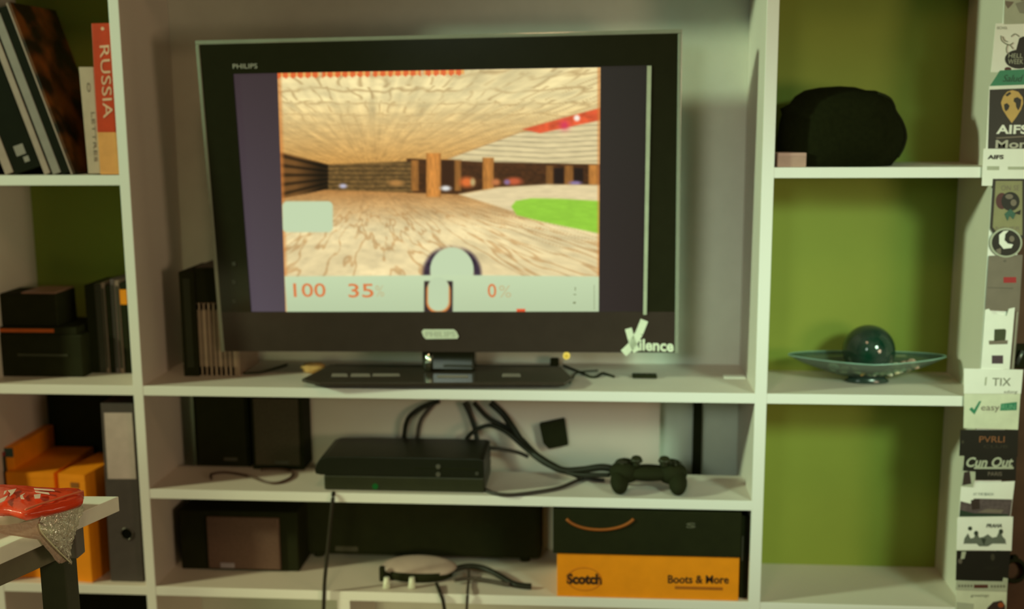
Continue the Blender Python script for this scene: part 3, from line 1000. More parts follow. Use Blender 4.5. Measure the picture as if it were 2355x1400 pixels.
cable([on(x, y, z1+.003) for x, y in ((486, 1100), (487, 1090), (520, 1086), (570, 1094), (610, 1108), (640, 1110), (668, 1098), (672, 1086), (650, 1079), (600, 1080))], .003, M_grey_c if False else mat('brown_cable', (84, 64, 52), .5), 'brown cable looping on the shelf in front of the two speakers')
# games console
co = thing('game_console', (.56, .1, z1), 'black games console with a humped lid on the shelf under the television', 'console')
cx0, cx1 = at(745, 1128, .016).x, at(1114, 1131, .016).x
Yk = .018
zk = at(920, 1021, .115).z
g = G().box((cx0, Yk, z1), (cx1, .165, z1+.034), .004)
obj('lower_body', g, M_black, co)
lx0 = at(724, 1080, .02).x
prof = [(lx0+.002, z1+.036), (lx0, z1+.046), (lx0+.004, z1+.058), (lx0+.012, z1+.070), (lx0+.026, zk-.0015), (lx0+.10, zk), (cx1-.010, zk), (cx1-.001, zk-.004), (cx1, z1+.034), (lx0+.014, z1+.034)]
g = G().prism([Vector((x, Yk-.001, z)) for x, z in prof], (0, .148, 0), .002)
obj('upper_shell', g, mat('console_gloss', (26, 28, 14), .4, .3), co)
g = G().box((at(930, 0, Yk).x, Yk-.0016, z1+.052), (at(1085, 0, Yk).x, Yk-.0008, z1+.0545))
obj('disc_slot', g, M_soft, co)
for i, (x, y, r, m, nm) in enumerate(((1008, 1072, .0052, mat('button_metal', (92, 90, 80), .3, .5), 'button'), (1008, 1090, .0052, mat('button_metal', (92, 90, 80), .3, .5), 'button'), (1097, 1088, .004, mat('button_grey', (70, 70, 60), .4), 'button'))):
    p = at(x, y, Yk)
    obj(nm, G().cyl(p+Vector((0, -.001, 0)), (0, -1, 0), r, .002, 16), m, co)
p = at(863, 1118, Yk)
obj('status_lamp', G().cyl(p, (0, -1, 0), .0065, .002, 16), emit('led_green', (22, 74, 24), 1.0), co)
# cables of the middle bay
K = mat('cable_black', (30, 30, 18), .5, .3)
K2 = mat('cable_grey', (70, 62, 54), .5, .3)
grp = 'cables hanging behind the games console'
def cab3(pts, r, m, lab):
    return cable([at(x, y, Y) for x, y, Y in pts], r, m, lab, grp=grp)
cab3([(928, 1040, .2), (930, 1000, .2), (937, 965, .2), (958, 943, .2), (985, 930, .205), (1010, 922, .205)], .0058, K, 'black cable arching up behind the left of the console')
cab3([(958, 1040, .205), (960, 1005, .205), (966, 970, .205), (982, 945, .205), (1000, 925, .205)], .005, K2, 'greyer cable arching beside the black one behind the console')
cab3([(1068, 925, .205), (1080, 950, .205), (1092, 985, .2), (1098, 1020, .19), (1102, 1045, .19)], .0062, K, 'black cable dropping straight behind the console right end')
cab3([(1090, 925, .205), (1125, 962, .205), (1170, 985, .2), (1200, 1010, .18), (1238, 1048, .14), (1290, 1078, .11), (1340, 1098, .09)], .006, K, 'black cable of the bundle sloping down to the right, lower strand')
cab3([(1128, 925, .205), (1155, 950, .2), (1180, 985, .18), (1205, 1022, .16), (1240, 1052, .13), (1290, 1080, .1), (1338, 1080, .09), (1385, 1074, .08), (1425, 1082, .075)], .0082, K, 'thick black cable of the bundle running to the controller')
cab3([(1064, 1040, .17), (1074, 1008, .17), (1095, 988, .17), (1128, 978, .17), (1165, 994, .16), (1200, 1024, .15), (1250, 1064, .12), (1310, 1088, .09), (1360, 1092, .07), (1402, 1092, .06)], .0052, K, 'black cable humped over beside the console and joining the bundle')
cab3([(1116, 1030, .18), (1150, 1032, .18), (1190, 1040, .17), (1215, 1050, .165)], .0045, K2, 'grey cable bridging the console and the bundle')
cable([on(x, y, z1+.0042) for x, y in ((1110, 1122), (1135, 1134), (1175, 1138), (1230, 1132), (1285, 1122), (1320, 1108), (1345, 1098), (1372, 1102), (1390, 1104))], .0042, mat('cable_mid', (52, 44, 36), .5), 'dark cable curving along the shelf edge from console to controller')
# controller
ct = thing('game_controller', on(1490, 1128, z1), 'black two-handled game controller lying right of the console', 'controller')
zc_ = z1+.036
Yt = .058
def cw(px, z, dy=0):
    return Vector((at(px, 1095, Yt).x, Yt+dy, z))
g = G()
xl, xr = cw(1437, 0).x, cw(1545, 0).x
g.ball(((xl+xr)/2, Yt+.004, zc_+.002), .062, .03, .017, 28, 14)
for s_, x in ((-1, xl), (1, xr)):
    g.ball((x, Yt+.006, zc_+.002), .034, .032, .024, 24, 14)
    rot = Matrix.Rotation(s_*math.radians(20), 3, 'Y')
    g.ball((x+s_*.012, Yt-.018, zc_-.012), .0195, .036, .022, 20, 12, rot=Matrix.Rotation(math.radians(18), 3, 'X') @ rot)
    g.ball((x, Yt+.026, zc_+.015), .022, .014, .012, 18, 10)
obj('body', g, M_soft, ct)
for x in (1463, 1527):
    p = cw(x, zc_+.016, -.004)
    g = G().cyl(p, (0, -.25, 1), .007, .017, 14).cyl(p+Vector((0, -.0042, .0165)), (0, -.25, 1), .0135, .007, 20, .0105)
    obj('thumb_stick', g, M_black, ct)
p = cw(1430, zc_+.024, 0)
g = G().box((p.x-.011, p.y-.004, p.z-.002), (p.x+.011, p.y+.004, p.z+.003), .001).box((p.x-.004, p.y-.011, p.z-.002), (p.x+.004, p.y+.011, p.z+.003), .001)
obj('direction_pad', g, M_black, ct)
p = cw(1552, zc_+.0245, 0)
for dx, dy in ((.01, 0), (-.01, 0), (0, .01), (0, -.01)):
    obj('button', G().cyl((p.x+dx, p.y+dy, p.z-.002), (0, 0, 1), .0042, .005, 14), M_black, ct)
for x in (1446, 1538):
    p = cw(x, zc_+.012, .038)
    obj('shoulder_button', G().box((p.x-.018, p.y-.006, p.z-.006), (p.x+.018, p.y+.006, p.z+.007), .003), M_black, ct)
# wall fittings seen through the bay
ad = thing('power_adapter', at(1272, 998, .25), 'tilted square black adapter plugged into the wall behind the bay', 'adapter')
g = G().prism([at(x, y, .198) for x, y in ((1240, 977), (1298, 965), (1307, 1024), (1262, 1033), (1249, 1020))], (0, .024, 0), .002)
obj('body', g, M_soft, ad)
obj('plug', G().cyl(at(1272, 998, .2215), (0, -1, 0), .010, .002, 12), M_black, ad)
g = G()
p0, p1 = at(1595, 930, .255), at(1614, 1100, .255)
g.box((p0.x, .252, -.7), (p1.x-.002, .2699, -.012), .002)
tag(obj('cable_duct', g, M_soft), 'upright black cable duct on the wall behind the controller', 'duct')
# power cord in front of the shelves
cable([at(767, 1132, .016)+Vector((0, -.001, 0)), at(766, 1140, -.006), at(762, 1180, -.008), at(757, 1230, -.006), at(750, 1300, -.007), at(746, 1350, -.008), at(744, 1430, -.008)], .0042, mat('cord_dark', (44, 40, 28), .5), 'black cord hanging from the console over the shelf edges', name='cable')

# ------------------------------------------------------------------ second lower middle bay
cp = thing('centre_speaker', on(540, 1308, z2), 'squat black speaker with brown grille at the left of the bottom bay', 'speaker')
a = at(418, 1300, .10); b = at(688, 1300, .10)
ztp = at(0, 1172, .10).z
obj('cabinet', G().box((a.x, .10, z2), (b.x, .22, at(560, 1176, .10).z), .003), M_soft, cp)
a = at(480, 1300, .094); b = at(646, 1300, .094)
obj('grille', G().box((a.x, .092, z2+.006), (b.x, .10, at(560, 1190, .092).z), .003), mat('brown_grille', (104, 80, 70), .85, .1, var=.12, scale=300, bump=.2, bscale=900), cp)
p = at(524, 1300, .092)
obj('badge', G().box((p.x-.017, .0905, z2+.009), (p.x+.016, .092, z2+.021), .001), mat('mauve_badge', (150, 136, 146), .4), cp)
rv = thing('receiver', (.57, .23, z2), 'big black receiver standing at the back of the bottom bay', 'receiver')
a = at(692, 1280, .182); b = at(1246, 1280, .19)
obj('casing', G().box((a.x, .184, z2+.006), (b.x, .262, z2+.15), .012), M_soft, rv)
for x in (a.x+.04, b.x-.04):
    obj('foot', G().cyl((x, .2, z2), (0, 0, 1), .012, .008, 16), M_soft, rv)
p = at(800, 1262, .183)
obj('badge', G().box((p.x-.03, .1832, p.z-.006), (p.x+.024, .1842, p.z+.006)), mat('receiver_badge', (66, 62, 46), .5), rv)
# hub with white oval top
hb = thing('headset_dock', on(945, 1348, z2), 'white oval topped black gadget lying on the bottom bay shelf', 'gadget')
hc = on(960, 1330, z2)
g = G().lathe((hc.x, hc.y+.012, z2), [(0, .0), (.07, .0), (.078, .004), (.080, .014), (.074, .020), (0, .022)], 1, .5)
obj('body', g, M_soft, hb)
g = G().lathe((hc.x+.002, hc.y+.014, z2+.021), [(.083, .0), (.086, .003), (.078, .007), (.06, .011), (.03, .013), (0, .0135)], 1, .44)
for v in g.v:
    v.z += (v.y-hc.y-.014)*.25
o = obj('top_shell', g, mat('gadget_white', (178, 160, 150), .4, .4), hb)
o['label'] = 'pale oval top shell'
for x in (890, 948):
    p = on(x, 1350, z2)
    g = G().cyl((p.x, p.y-.004, z2), (0, .15, 1), .0085, .024, 14, .006)
    o = obj('foot', g, mat('foot_white', (222, 226, 206), .5), hb)
    o['label'] = 'white rubber foot'
p = on(878, 1338, z2)
obj('arm', G().box((p.x-.006, p.y, z2), (p.x+.006, p.y+.014, z2+.034), .003), M_soft, hb)
cable([on(x, y, z2+h) for x, y, h in ((1040, 1310, .012), (1075, 1302, .016), (1110, 1306, .016), (1145, 1322, .012), (1180, 1342, .008), (1205, 1347, .007), (1222, 1348, .007))], .0068, K, 'thick black strap trailing right of the oval gadget')
cable([on(x, y, z2+.01) for x, y in ((1045, 1334), (1085, 1330), (1120, 1334), (1150, 1340), (1172, 1343))], .0045, K2, 'thin grey lead lying under the thick strap')
cable([on(1004, 1342, z2+.006), on(1008, 1352, z2+.005), at(1013, 1366, -.004), at(1019, 1382, -.006), at(1026, 1430, -.006)], .0042, mat('cord_dark', (44, 40, 28), .5), 'dark cord falling over the edge below the oval gadget')
cable([on(1078, 1312, z2+.012), on(1077, 1340, z2+.006), at(1075, 1362, -.004), at(1074, 1385, -.006), at(1072, 1430, -.006)], .0032, K2, 'thin cord falling straight over the edge, right of the gadget')
# orange box with black lid
ob = thing('shoe_box', (1.085, .1, z2), 'orange shoe box with a black lid and dark print in the bottom bay', 'box')
Yo = .006
a = at(1281, 1377, Yo); b = at(1698, 1377, Yo)
zl_ = at(1500, 1276, Yo).z
obj('carton', G().box((a.x, Yo, z2), (b.x, .24, zl_+.004), .0012), M_orange, ob)
a2 = at(1272, 1270, Yo); b2 = at(1703, 1270, Yo)
ztop = ZS1-T-.006
obj('lid', G().box((a2.x, Yo-.004, zl_), (b2.x, .246, ztop), .0015), M_soft, ob)
M_print = mat('dark_print', (56, 34, 16), .6)
words('lettering', 'Scotch', at(1303, 1343, Yo-.0003), at(1384, 1344, Yo-.0003), (at(1300, 1318, Yo)-at(1300, 1343, Yo)).length, M_print, ob, bold=.05)
words('lettering', 'Boots & More', at(1536, 1341, Yo-.0003), at(1676, 1342, Yo-.0003), (at(1300, 1322, Yo)-at(1300, 1341, Yo)).length, M_print, ob, bold=.02)
c_ = at(1343, 1331, Yo)
g = G().tube([c_+Vector((math.cos(w)*.036, -.0006, math.sin(w)*.026)) for w in [2*math.pi*k/32 for k in range(32)]], .0007, 6, 1, True)
obj('emblem_ring', g, mat('ring_print', (190, 108, 20), .6), ob)
g = G()
p0, p1 = at(1552, 1354, Yo), at(1662, 1351, Yo)
g.box((p0.x, Yo-.0006, p0.z), (p1.x, Yo-.0002, p1.z+.001))
obj('print_line', g, mat('line_print', (176, 98, 18), .6), ob)
# orange arc on the lid
pts = []
for k in range(17):
    w = math.radians(200+140*k/16)
    pts.append(at(1380+82*math.cos(w), 1180-38*math.sin(w), Yo-.0045))
g = G().tube(pts, .0035, 6, 1)
o = obj('emblem_arc', g, mat('arc_print', (150, 80, 16), .6), ob)
o['label'] = 'orange arc emblem'
words('lid_mark', 'S', at(1578, 1214, Yo-.0045), at(1600, 1214, Yo-.0045), .012, mat('lid_mark', (84, 84, 66), .6), ob, bold=.04)
sl = thing('dark_folder', on(1712, 1376, z2), 'thin dark folder squeezed between the shoe box and upright', 'folder')
a = at(1706, 1376, .02); b = at(1722, 1376, .02)
obj('cover', G().box((b2.x+.0015, .02, z2), (XR0-.002, .22, z2+.185), .0015), M_soft, sl)
obj('spine_strip', G().box((b2.x+.004, .0194, z2+.085), (b2.x+.0075, .0201, z2+.14)), mat('folder_glint', (74, 70, 58), .5), sl)  # grey strip carries the folder's highlight in its colour

# ------------------------------------------------------------------ right bays
za = ZA+T
hat = [(1787, 360), (1788, 320), (1793, 285), (1799, 262), (1795, 249), (1817, 238), (1830, 220), (1850, 208), (1885, 201), (1930, 198), (1965, 200), (1990, 207), (2012, 208), (2038, 219), (2050, 236), (2055, 252), (2068, 272), (2078, 296), (2080, 318), (2073, 342), (2060, 364), (2046, 383), (1990, 385), (1920, 385), (1850, 385), (1795, 385)]
Yh = .105
P = [at(x, y, Yh) for x, y in hat]
P = [Vector((max(p.x, XR1+.003), p.y, max(p.z, za+.001))) for p in P]
cen = Vector((sum(p.x for p in P)/len(P), Yh, za+.07))
b = bmesh.new()
rings = []
NR = 7
for k in range(-NR, NR+1):
    t = k/NR*math.pi/2
    s_ = max(math.cos(t), .02)**.6
    ring = []
    for p in P:
        q = cen+(p-cen)*s_
        q.y = Yh+.092*math.sin(t)
        if q.z < za+.004 or p.z < za+.004:
            q.z = za+.0008
        ring.append(b.verts.new(q))
    rings.append(ring)
n = len(P)
for r0, r1 in zip(rings[:-1], rings[1:]):
    for i in range(n):
        b.faces.new([r0[i], r0[(i+1) % n], r1[(i+1) % n], r1[i]])
b.faces.new(rings[0][::-1]); b.faces.new(rings[-1])
bmesh.ops.recalc_face_normals(b, faces=list(b.faces))
g = G().bm(b, True)
b.free()
ht = thing('felt_hat', (cen.x, Yh, za), 'bulky round black felt hat on the top right shelf', 'hat')
obj('crown', g, mat('black_felt', (27, 29, 12), .95, .05, var=.15, scale=120, bump=.3, bscale=500), ht)
pts = [cen+(p-cen)*1.003+Vector((0, -.03, 0)) for p in P[13:22]]
obj('brim_seam', G().tube([cen+(p-cen)*.93+Vector((0, -.045, 0)) for p in P[12:21]], .003, 6, 3), M_soft, ht)
wb = thing('small_carton', at(1822, 382, .012), 'small pinkish white carton in front of the black hat', 'box')
a, b_ = facebox(1788, 352, 1855, 384, .012, .045, zb=za)
a = (max(a[0], XR1+.001), a[1], a[2])
obj('carton', G().box(a, b_, .001), mat('pinkish_carton', (184, 148, 136), .6, .25), wb)
obj('lid', G().box((a[0]+.0004, a[1]-.0006, b_[2]-.006), (b_[0]-.0004, b_[1], b_[2]+.0006), .0004), mat('pinkish_lid2', (196, 156, 146), .6, .25), wb)
# glass dish with ball
dc = on(1990, 882, T)
Yq = .118
dc = Vector((at(1993, 880, Yq).x, Yq, T))
rimz = at(1993, 818, Yq).z-T
M_glass = film_mat('teal_glass', (168, 190, 178), .74, .13, .06)
ds = thing('glass_dish', dc, 'shallow teal glass dish on a dark foot in the middle right bay', 'dish')
rx = (at(2175, 822, Yq).x-at(1812, 816, Yq).x)/2
prof = [(.0, .016), (.03, .017), (.06, .022), (.10, .034), (.135, .046), (rx, rimz+.002), (rx+.001, rimz), (.136, .042), (.10, .029), (.06, .016), (.03, .011), (0, .010)]
g = G().lathe((at(1993.5, 818, Yq).x, Yq, T), prof, 1, .40, 64)
for v in g.v:
    dx = (v.x-dc.x)/rx
    v.y = Yq+(v.y-Yq)*(1-.35*abs(dx)**2)
    v.z -= .006*max(0, 1-abs(dx)*1.1)*min(1, max(0, (v.z-T-.02)/.02))
obj('bowl', g, M_glass, ds)
g = G().lathe((dc.x, Yq, T), [(0, 0), (.045, 0), (.047, .003), (.040, .009), (.038, .0125), (0, .0125)], 1, .5, 40)
obj('foot', g, mat('dark_glass', (44, 60, 52), .2, .5), ds)
sp_r = .0545
sc = at(1998, 805, Yq)
sz = T+.019+sp_r
g = G().ball((sc.x, Yq, sc.z), sp_r, n=48, m=32)
M_ball = bpy.data.materials.new('dark_teal_glass')
M_ball.use_nodes = True
nt = M_ball.node_tree
b_ = nt.nodes['Principled BSDF']
tcx = nt.nodes.new('ShaderNodeTexCoord')
nz = nt.nodes.new('ShaderNodeTexNoise')
nz.inputs['Scale'].default_value = 22
nz.inputs['Detail'].default_value = 3
rp = nt.nodes.new('ShaderNodeValToRGB')
rp.color_ramp.elements[0].position = .4
rp.color_ramp.elements[0].color = (*lin((20, 66, 48)), 1)
rp.color_ramp.elements[1].position = .66
rp.color_ramp.elements[1].color = (*lin((78, 92, 84)), 1)
nt.links.new(tcx.outputs['Object'], nz.inputs['Vector'])
nt.links.new(nz.outputs['Fac'], rp.inputs['Fac'])
nt.links.new(rp.outputs['Color'], b_.inputs['Base Color'])
b_.inputs['Roughness'].default_value = .06
b_.inputs['Specular IOR Level'].default_value = .6
b_.inputs['Transmission Weight'].default_value = .35
tag(obj('glass_ball', g, M_ball), 'dark teal glass ball resting in the shallow dish', 'ball')
M_peb = [mat('shell_cream', (232, 222, 190), .6, .3, var=.1), mat('shell_white', (226, 226, 206), .6, .3), mat('shell_pink', (214, 178, 160), .6, .3), mat('shell_orange', (236, 176, 104), .6, .3)]
ORD = ['first', 'second', 'third', 'fourth', 'fifth', 'sixth', 'seventh', 'eighth', 'ninth', 'tenth']
spots = [(1964+14.5*k, -.027+.003*(k % 3), .0) for k in range(10)] + [(1972+14.5*k, -.018+.004*(k % 2), .008) for k in range(9)] + [(1914, -.012, .002), (1938, -.018, .001)]
for i, (x, dy, up_) in enumerate(spots):
    xx = at(x, 840, Yq).x
    rr = .0105+.003*random.random()
    dx = abs(xx-dc.x)
    reff = math.hypot(dx, dy/(.40*(1-.35*(dx/rx)**2)))
    zs = np.interp(reff, [0, .03, .06, .10, .135, rx], [.016, .017, .022, .034, .046, rimz])
    zz_ = T+zs+.004+up_
    g = G().ball((xx, Yq+dy, zz_), rr, rr*.8, rr*.62, 14, 9, .16, rot=Matrix.Rotation(random.uniform(-.7, .7), 3, 'Y'))
    k = 3 if i == 1 else (2 if i in (8, 9, 17, 18) else i % 2)
    o = obj('shell', g, M_peb[k])
    if k == 3:
        lab = 'orange shell among the pale ones in the glass dish'
    elif i >= 19:
        lab = ('pale shell outermost at the left of the glass dish', 'pale shell second from the left in the glass dish')[i-19]
    else:
        row, n_ = ('lower front', i) if i < 10 else ('upper', i-10)
        lab = '%s shell, %s from the left in the %s row of the dish' % (('cream', 'white', 'pinkish')[k], ORD[n_], row)
    tag(o, lab, 'shell', 'shells in the glass dish')
g = G().tube([Vector((at(1993.5, 818, Yq).x+rx*math.cos(w), Yq+rx*.40*math.sin(w)*(1-.35*math.cos(w)**2), T+rimz+.001-.006*max(0, 1-abs(math.cos(w))*1.1))) for w in [2*math.pi*k/56 for k in range(56)]], .0014, 6, 1, True)
obj('rim_highlight', g, mat('rim_glint', (140, 178, 164), .2, .6), ds)  # pale tube put in for the highlight along the rim

# ------------------------------------------------------------------ stickers and cards on the right upright
LAY = [0]
def card(name, pts, m, label, cat='sticker', layer=1, th=.0005):
    Y = -.0012*layer
    t_ = thing(name, at(sum(p[0] for p in pts)/len(pts), max(p[1] for p in pts), Y), label, cat, 'cards and stickers on the right upright')
    g = G().prism([at(x, y, Y) for x, y in pts], (0, .0011 if layer == 1 else .0009, 0))
    obj('card', g, m, t_)
    t_['Y'] = Y
    del t_['Y']
    return t_, Y
def patch(t_, Y, name, pts, m, k=1):
    g = G()
    P_ = [at(x, y, Y-.00025*k) for x, y in pts]
    g.add(P_, [tuple(range(len(P_)))])
    return obj(name, g, m, t_)
def rect(x0, y0, x1, y1):
    return [(x0, y0), (x0, y1), (x1, y1), (x1, y0)]
def disc(cx, cy, rx_, ry_, n=24):
    return [(cx+rx_*math.cos(2*math.pi*k/n), cy-ry_*math.sin(2*math.pi*k/n)) for k in range(n)]
def lettering(t_, Y, txt, x0, yb, x1, hpx, m, k=2, **kw):
    return words('lettering', txt, at(x0, yb, Y-.00025*k), at(x1, yb, Y-.00025*k), (at(x0, yb-hpx, Y)-at(x0, yb, Y)).length, m, t_, depth=0, **kw)
M_grey1 = mat('card_grey', (128, 116, 104), .6)
M_grey2 = mat('card_pale_grey', (186, 190, 170), .6)
M_beige = mat('card_beige', (150, 146, 108), .6)
M_char = mat('card_charcoal', (44, 38, 32), .5)
M_blk = mat('card_black', (26, 25, 16), .5)
M_gold = mat('card_gold', (212, 172, 98), .5)
M_tealg = mat('card_teal', (58, 140, 106), .5)
M_red = mat('card_red', (168, 40, 44), .5)
M_maroon = mat('card_maroon', (86, 42, 44), .5)
# 1 grey collage card at the top
t_, Y = card('collage_sticker', [(2311, -20), (2309, 56), (2378, 54), (2378, -20)], M_grey2, 'pale grey collage sticker at the very top of the upright')
patch(t_, Y, 'print', [(2312, 2), (2332, 4), (2326, 12), (2318, 20), (2312, 10)], M_grey1)
patch(t_, Y, 'print', [(2335, 8), (2378, -5), (2378, 34), (2345, 30)], mat('card_mid_grey', (150, 150, 136), .6))
patch(t_, Y, 'print', [(2340, -8), (2378, -20), (2378, -8), (2350, 2)], M_grey1, 2)
# 2 drawing with black badge
t_, Y = card('drawing_sticker', [(2290, 54), (2279, 166), (2378, 164), (2378, 52)], M_paper, 'white sticker with thin stag drawing and a round black badge')
lettering(t_, Y, 'ISCHGL', 2293, 67, 2317, 6, M_greyink)
g = G()
for path in ([(2302, 82), (2303, 92), (2312, 100), (2322, 103), (2330, 98)], [(2306, 84), (2310, 93), (2318, 96)], [(2318, 101), (2314, 112), (2316, 122)], [(2325, 84), (2334, 78), (2344, 84)], [(2322, 103), (2330, 112)]):
    g.tube([at(x, y, Y-.0003) for x, y in path], .0009, 6, 4)
obj('drawing', g, M_greyink, t_)
patch(t_, Y, 'print', [(2336, 118), (2344, 88), (2352, 84), (2378, 82), (2378, 120)], M_blk)
patch(t_, Y, 'badge', disc(2343, 136, 32, 22), M_blk, 2)
lettering(t_, Y, 'HELL', 2319, 133, 2352, 10, M_grey2, 3)
lettering(t_, Y, 'WEEK', 2318, 147, 2353, 11, M_grey2, 3)
patch(t_, Y, 'print', disc(2318, 159, 8, 5, 12), M_maroon, 1)
# 3 green banner
t_, Y = card('banner_sticker', [(2300, 162), (2276, 199), (2378, 197), (2378, 158)], M_tealg, 'green slanted banner sticker with dark script above the globe card', layer=2)
lettering(t_, Y, 'Salud', 2306, 188, 2352, 16, mat('dark_green_print', (34, 82, 62), .5), shear=.3)
# 4 globe pin card
t_, Y = card('globe_sticker', [(2275, 198), (2267, 348), (2378, 346), (2378, 194)], M_paper, 'black card with a golden globe pin and white capitals', layer=3)
patch(t_, Y, 'panel', [(2276, 206), (2272, 342), (2378, 342), (2378, 202)], M_char)
patch(t_, Y, 'globe_pin', disc(2327, 240, 26, 31, 28)[:15] + [(2303, 252), (2326, 283), (2352, 252)][:3] if False else [(2302, 236), (2307, 222), (2316, 211), (2328, 207), (2342, 211), (2352, 224), (2353, 238), (2348, 252), (2338, 268), (2327, 283), (2316, 268), (2306, 252)], M_gold, 2)
for pp in ([(2309, 240), (2316, 237), (2322, 243), (2319, 251), (2313, 256), (2310, 250)], [(2332, 226), (2340, 223), (2349, 229), (2347, 244), (2342, 254), (2337, 246), (2336, 237), (2331, 233)], [(2312, 218), (2322, 211), (2326, 215), (2316, 222)]):
    patch(t_, Y, 'continent', pp, M_char, 3)
lettering(t_, Y, 'AIFS', 2291, 308, 2364, 21, M_paper, 2, bold=.03)
patch(t_, Y, 'rule', [(2291, 316), (2291, 319), (2378, 314), (2378, 311)], M_grey1, 2)
lettering(t_, Y, 'Mon', 2289, 341, 2362, 19, mat('card_soft_white', (196, 192, 180), .6), 2, bold=.02)
# 5 white address card
t_, Y = card('address_card', [(2262, 342), (2258, 427), (2282, 427), (2283, 411), (2378, 411), (2378, 342)], M_paper, 'white card with small dark capitals sticking out over the shelf end', layer=4)
lettering(t_, Y, 'AIFS', 2271, 366, 2308, 10, M_blk, bold=.04)
patch(t_, Y, 'small_print', rect(2270, 382, 2298, 391), M_grey2)
patch(t_, Y, 'small_print', rect(2318, 383, 2378, 390), M_grey2)
# 6 rose card
t_, Y = card('rose_sticker', [(2284, 410), (2277, 524), (2287, 540), (2350, 548), (2378, 548), (2378, 410)], M_char, 'dark framed card with a red and black rose', layer=3)
patch(t_, Y, 'panel', [(2290, 416), (2283, 522), (2293, 535), (2351, 541), (2351, 416)], M_beige)
lettering(t_, Y, 'ON SE', 2302, 438, 2344, 12, M_grey1)
g_r = patch(t_, Y, 'rose_bloom', disc(2304, 462, 14, 19, 18), M_maroon, 2)
patch(t_, Y, 'rose_bloom', disc(2324, 463, 21, 22, 18), mat('rose_dark', (42, 40, 36), .6), 3)
patch(t_, Y, 'petal', disc(2321, 452, 9, 6, 12), M_grey1, 4)
patch(t_, Y, 'petal', disc(2331, 466, 7, 8, 12), M_grey1, 4)
patch(t_, Y, 'leaf', [(2310, 492), (2324, 480), (2336, 492), (2330, 504), (2322, 496), (2317, 508)], mat('leaf_teal', (62, 104, 88), .6), 4)
patch(t_, Y, 'leaf', [(2332, 490), (2348, 482), (2346, 494)], mat('rose_dark', (42, 40, 36), .6), 4)
lettering(t_, Y, 'NEVER', 2290, 530, 2346, 9, M_grey1)
# 7 round sticker
t_, Y = card('round_sticker', disc(2314, 558, 37, 34, 32), M_grey2, 'round white sticker with a black swirl under the rose card', layer=4)
patch(t_, Y, 'ring', disc(2314, 558, 33, 30, 32), M_blk)
patch(t_, Y, 'swirl', [(2298, 540), (2308, 531), (2320, 530), (2312, 538), (2310, 552), (2318, 560), (2330, 562), (2326, 570), (2308, 572), (2298, 560)], M_paper, 2)
patch(t_, Y, 'swirl', disc(2327, 549, 6, 7, 14), M_grey1, 2)
patch(t_, Y, 'swirl', [(2290, 574), (2302, 570), (2302, 584), (2294, 582)], M_grey1, 2)
# 8 grey card with red bar
t_, Y = card('grey_card', [(2275, 588), (2266, 712), (2344, 716), (2352, 586)], M_grey1, 'plain grey card with a small red bar', layer=3)
patch(t_, Y, 'red_bar', rect(2308, 637, 2337, 650), M_red)
patch(t_, Y, 'small_print', disc(2311, 600, 4, 3, 10), mat('card_dim_grey', (104, 96, 86), .6))
patch(t_, Y, 'rule', [(2272, 660), (2272, 662), (2330, 664), (2330, 662)], mat('card_dim_grey', (104, 96, 86), .6))
# 9 tall narrow white label
t_, Y = card('picture_label', [(2266, 712), (2275, 710), (2280, 722), (2316, 726), (2320, 710), (2334, 707), (2322, 848), (2256, 850)], M_paper, 'narrow white label with a small hat picture and a mauve square', layer=4)
patch(t_, Y, 'hat_picture', [(2287, 757), (2311, 756), (2314, 760), (2312, 782), (2286, 784)], mat('card_olive', (70, 76, 50), .6))
patch(t_, Y, 'hat_picture', [(2274, 783), (2318, 782), (2317, 791), (2275, 792)], M_grey1)
patch(t_, Y, 'mauve_square', rect(2281, 817, 2307, 836), mat('card_mauve', (84, 66, 76), .6))
t2, Y2 = card('grey_strip', [(2336, 715), (2344, 716), (2332, 850), (2324, 848)], M_grey1, 'narrow grey strip right of the white picture label', layer=2)
patch(t2, Y2, 'edge_line', [(2339, 717), (2341, 717), (2330, 848), (2328, 848)], M_grey2)
# 10 two white tickets
t_, Y = card('ticket_card', [(2217, 847), (2217, 905), (2348, 905), (2353, 850)], M_paper, 'upper white ticket card with grey capitals, wider than the upright', layer=5)
lettering(t_, Y, 'TIX', 2282, 887, 2324, 18, M_greyink)
patch(t_, Y, 'small_print', [(2266, 868), (2270, 866), (2268, 886), (2264, 886)], M_grey2)
lettering(t_, Y, 'sdorg', 2308, 906, 2340, 9, M_greyink, shear=.2)
t_, Y = card('check_card', [(2218, 904), (2216, 984), (2341, 988), (2347, 904)], mat('card_cream', (226, 230, 206), .6), 'lower white card with a green check mark and green block', layer=4)
g = G()
g.add([at(x, y, Y-.0004) for x, y in ((2229, 941), (2235, 936), (2240, 942), (2252, 922), (2257, 922), (2241, 953))], [(0, 5, 2, 1), (2, 5, 4, 3)])
obj('check_mark', g, M_tealg, t_)
lettering(t_, Y, 'easy', 2256, 948, 2298, 14, M_grey1)
patch(t_, Y, 'green_block', [(2302, 928), (2300, 944), (2338, 943), (2339, 924)], M_tealg)
lettering(t_, Y, 'RUN', 2304, 941, 2334, 11, mat('block_print', (120, 184, 150), .5), 2)
# 11 dark card
t_, Y = card('dark_card', [(2209, 988), (2206, 1048), (2340, 1050), (2342, 989)], M_blk, 'plain dark card with faint orange capitals', layer=3)
lettering(t_, Y, 'PVRLI', 2252, 1017, 2310, 14, mat('orange_print', (150, 96, 60), .6))
lettering(t_, Y, 'CLUB', 2262, 1030, 2318, 7, mat('faint_print', (62, 58, 44), .6))
patch(t_, Y, 'small_print', disc(2214, 1016, 3, 4, 10), mat('faint_print', (62, 58, 44), .6))
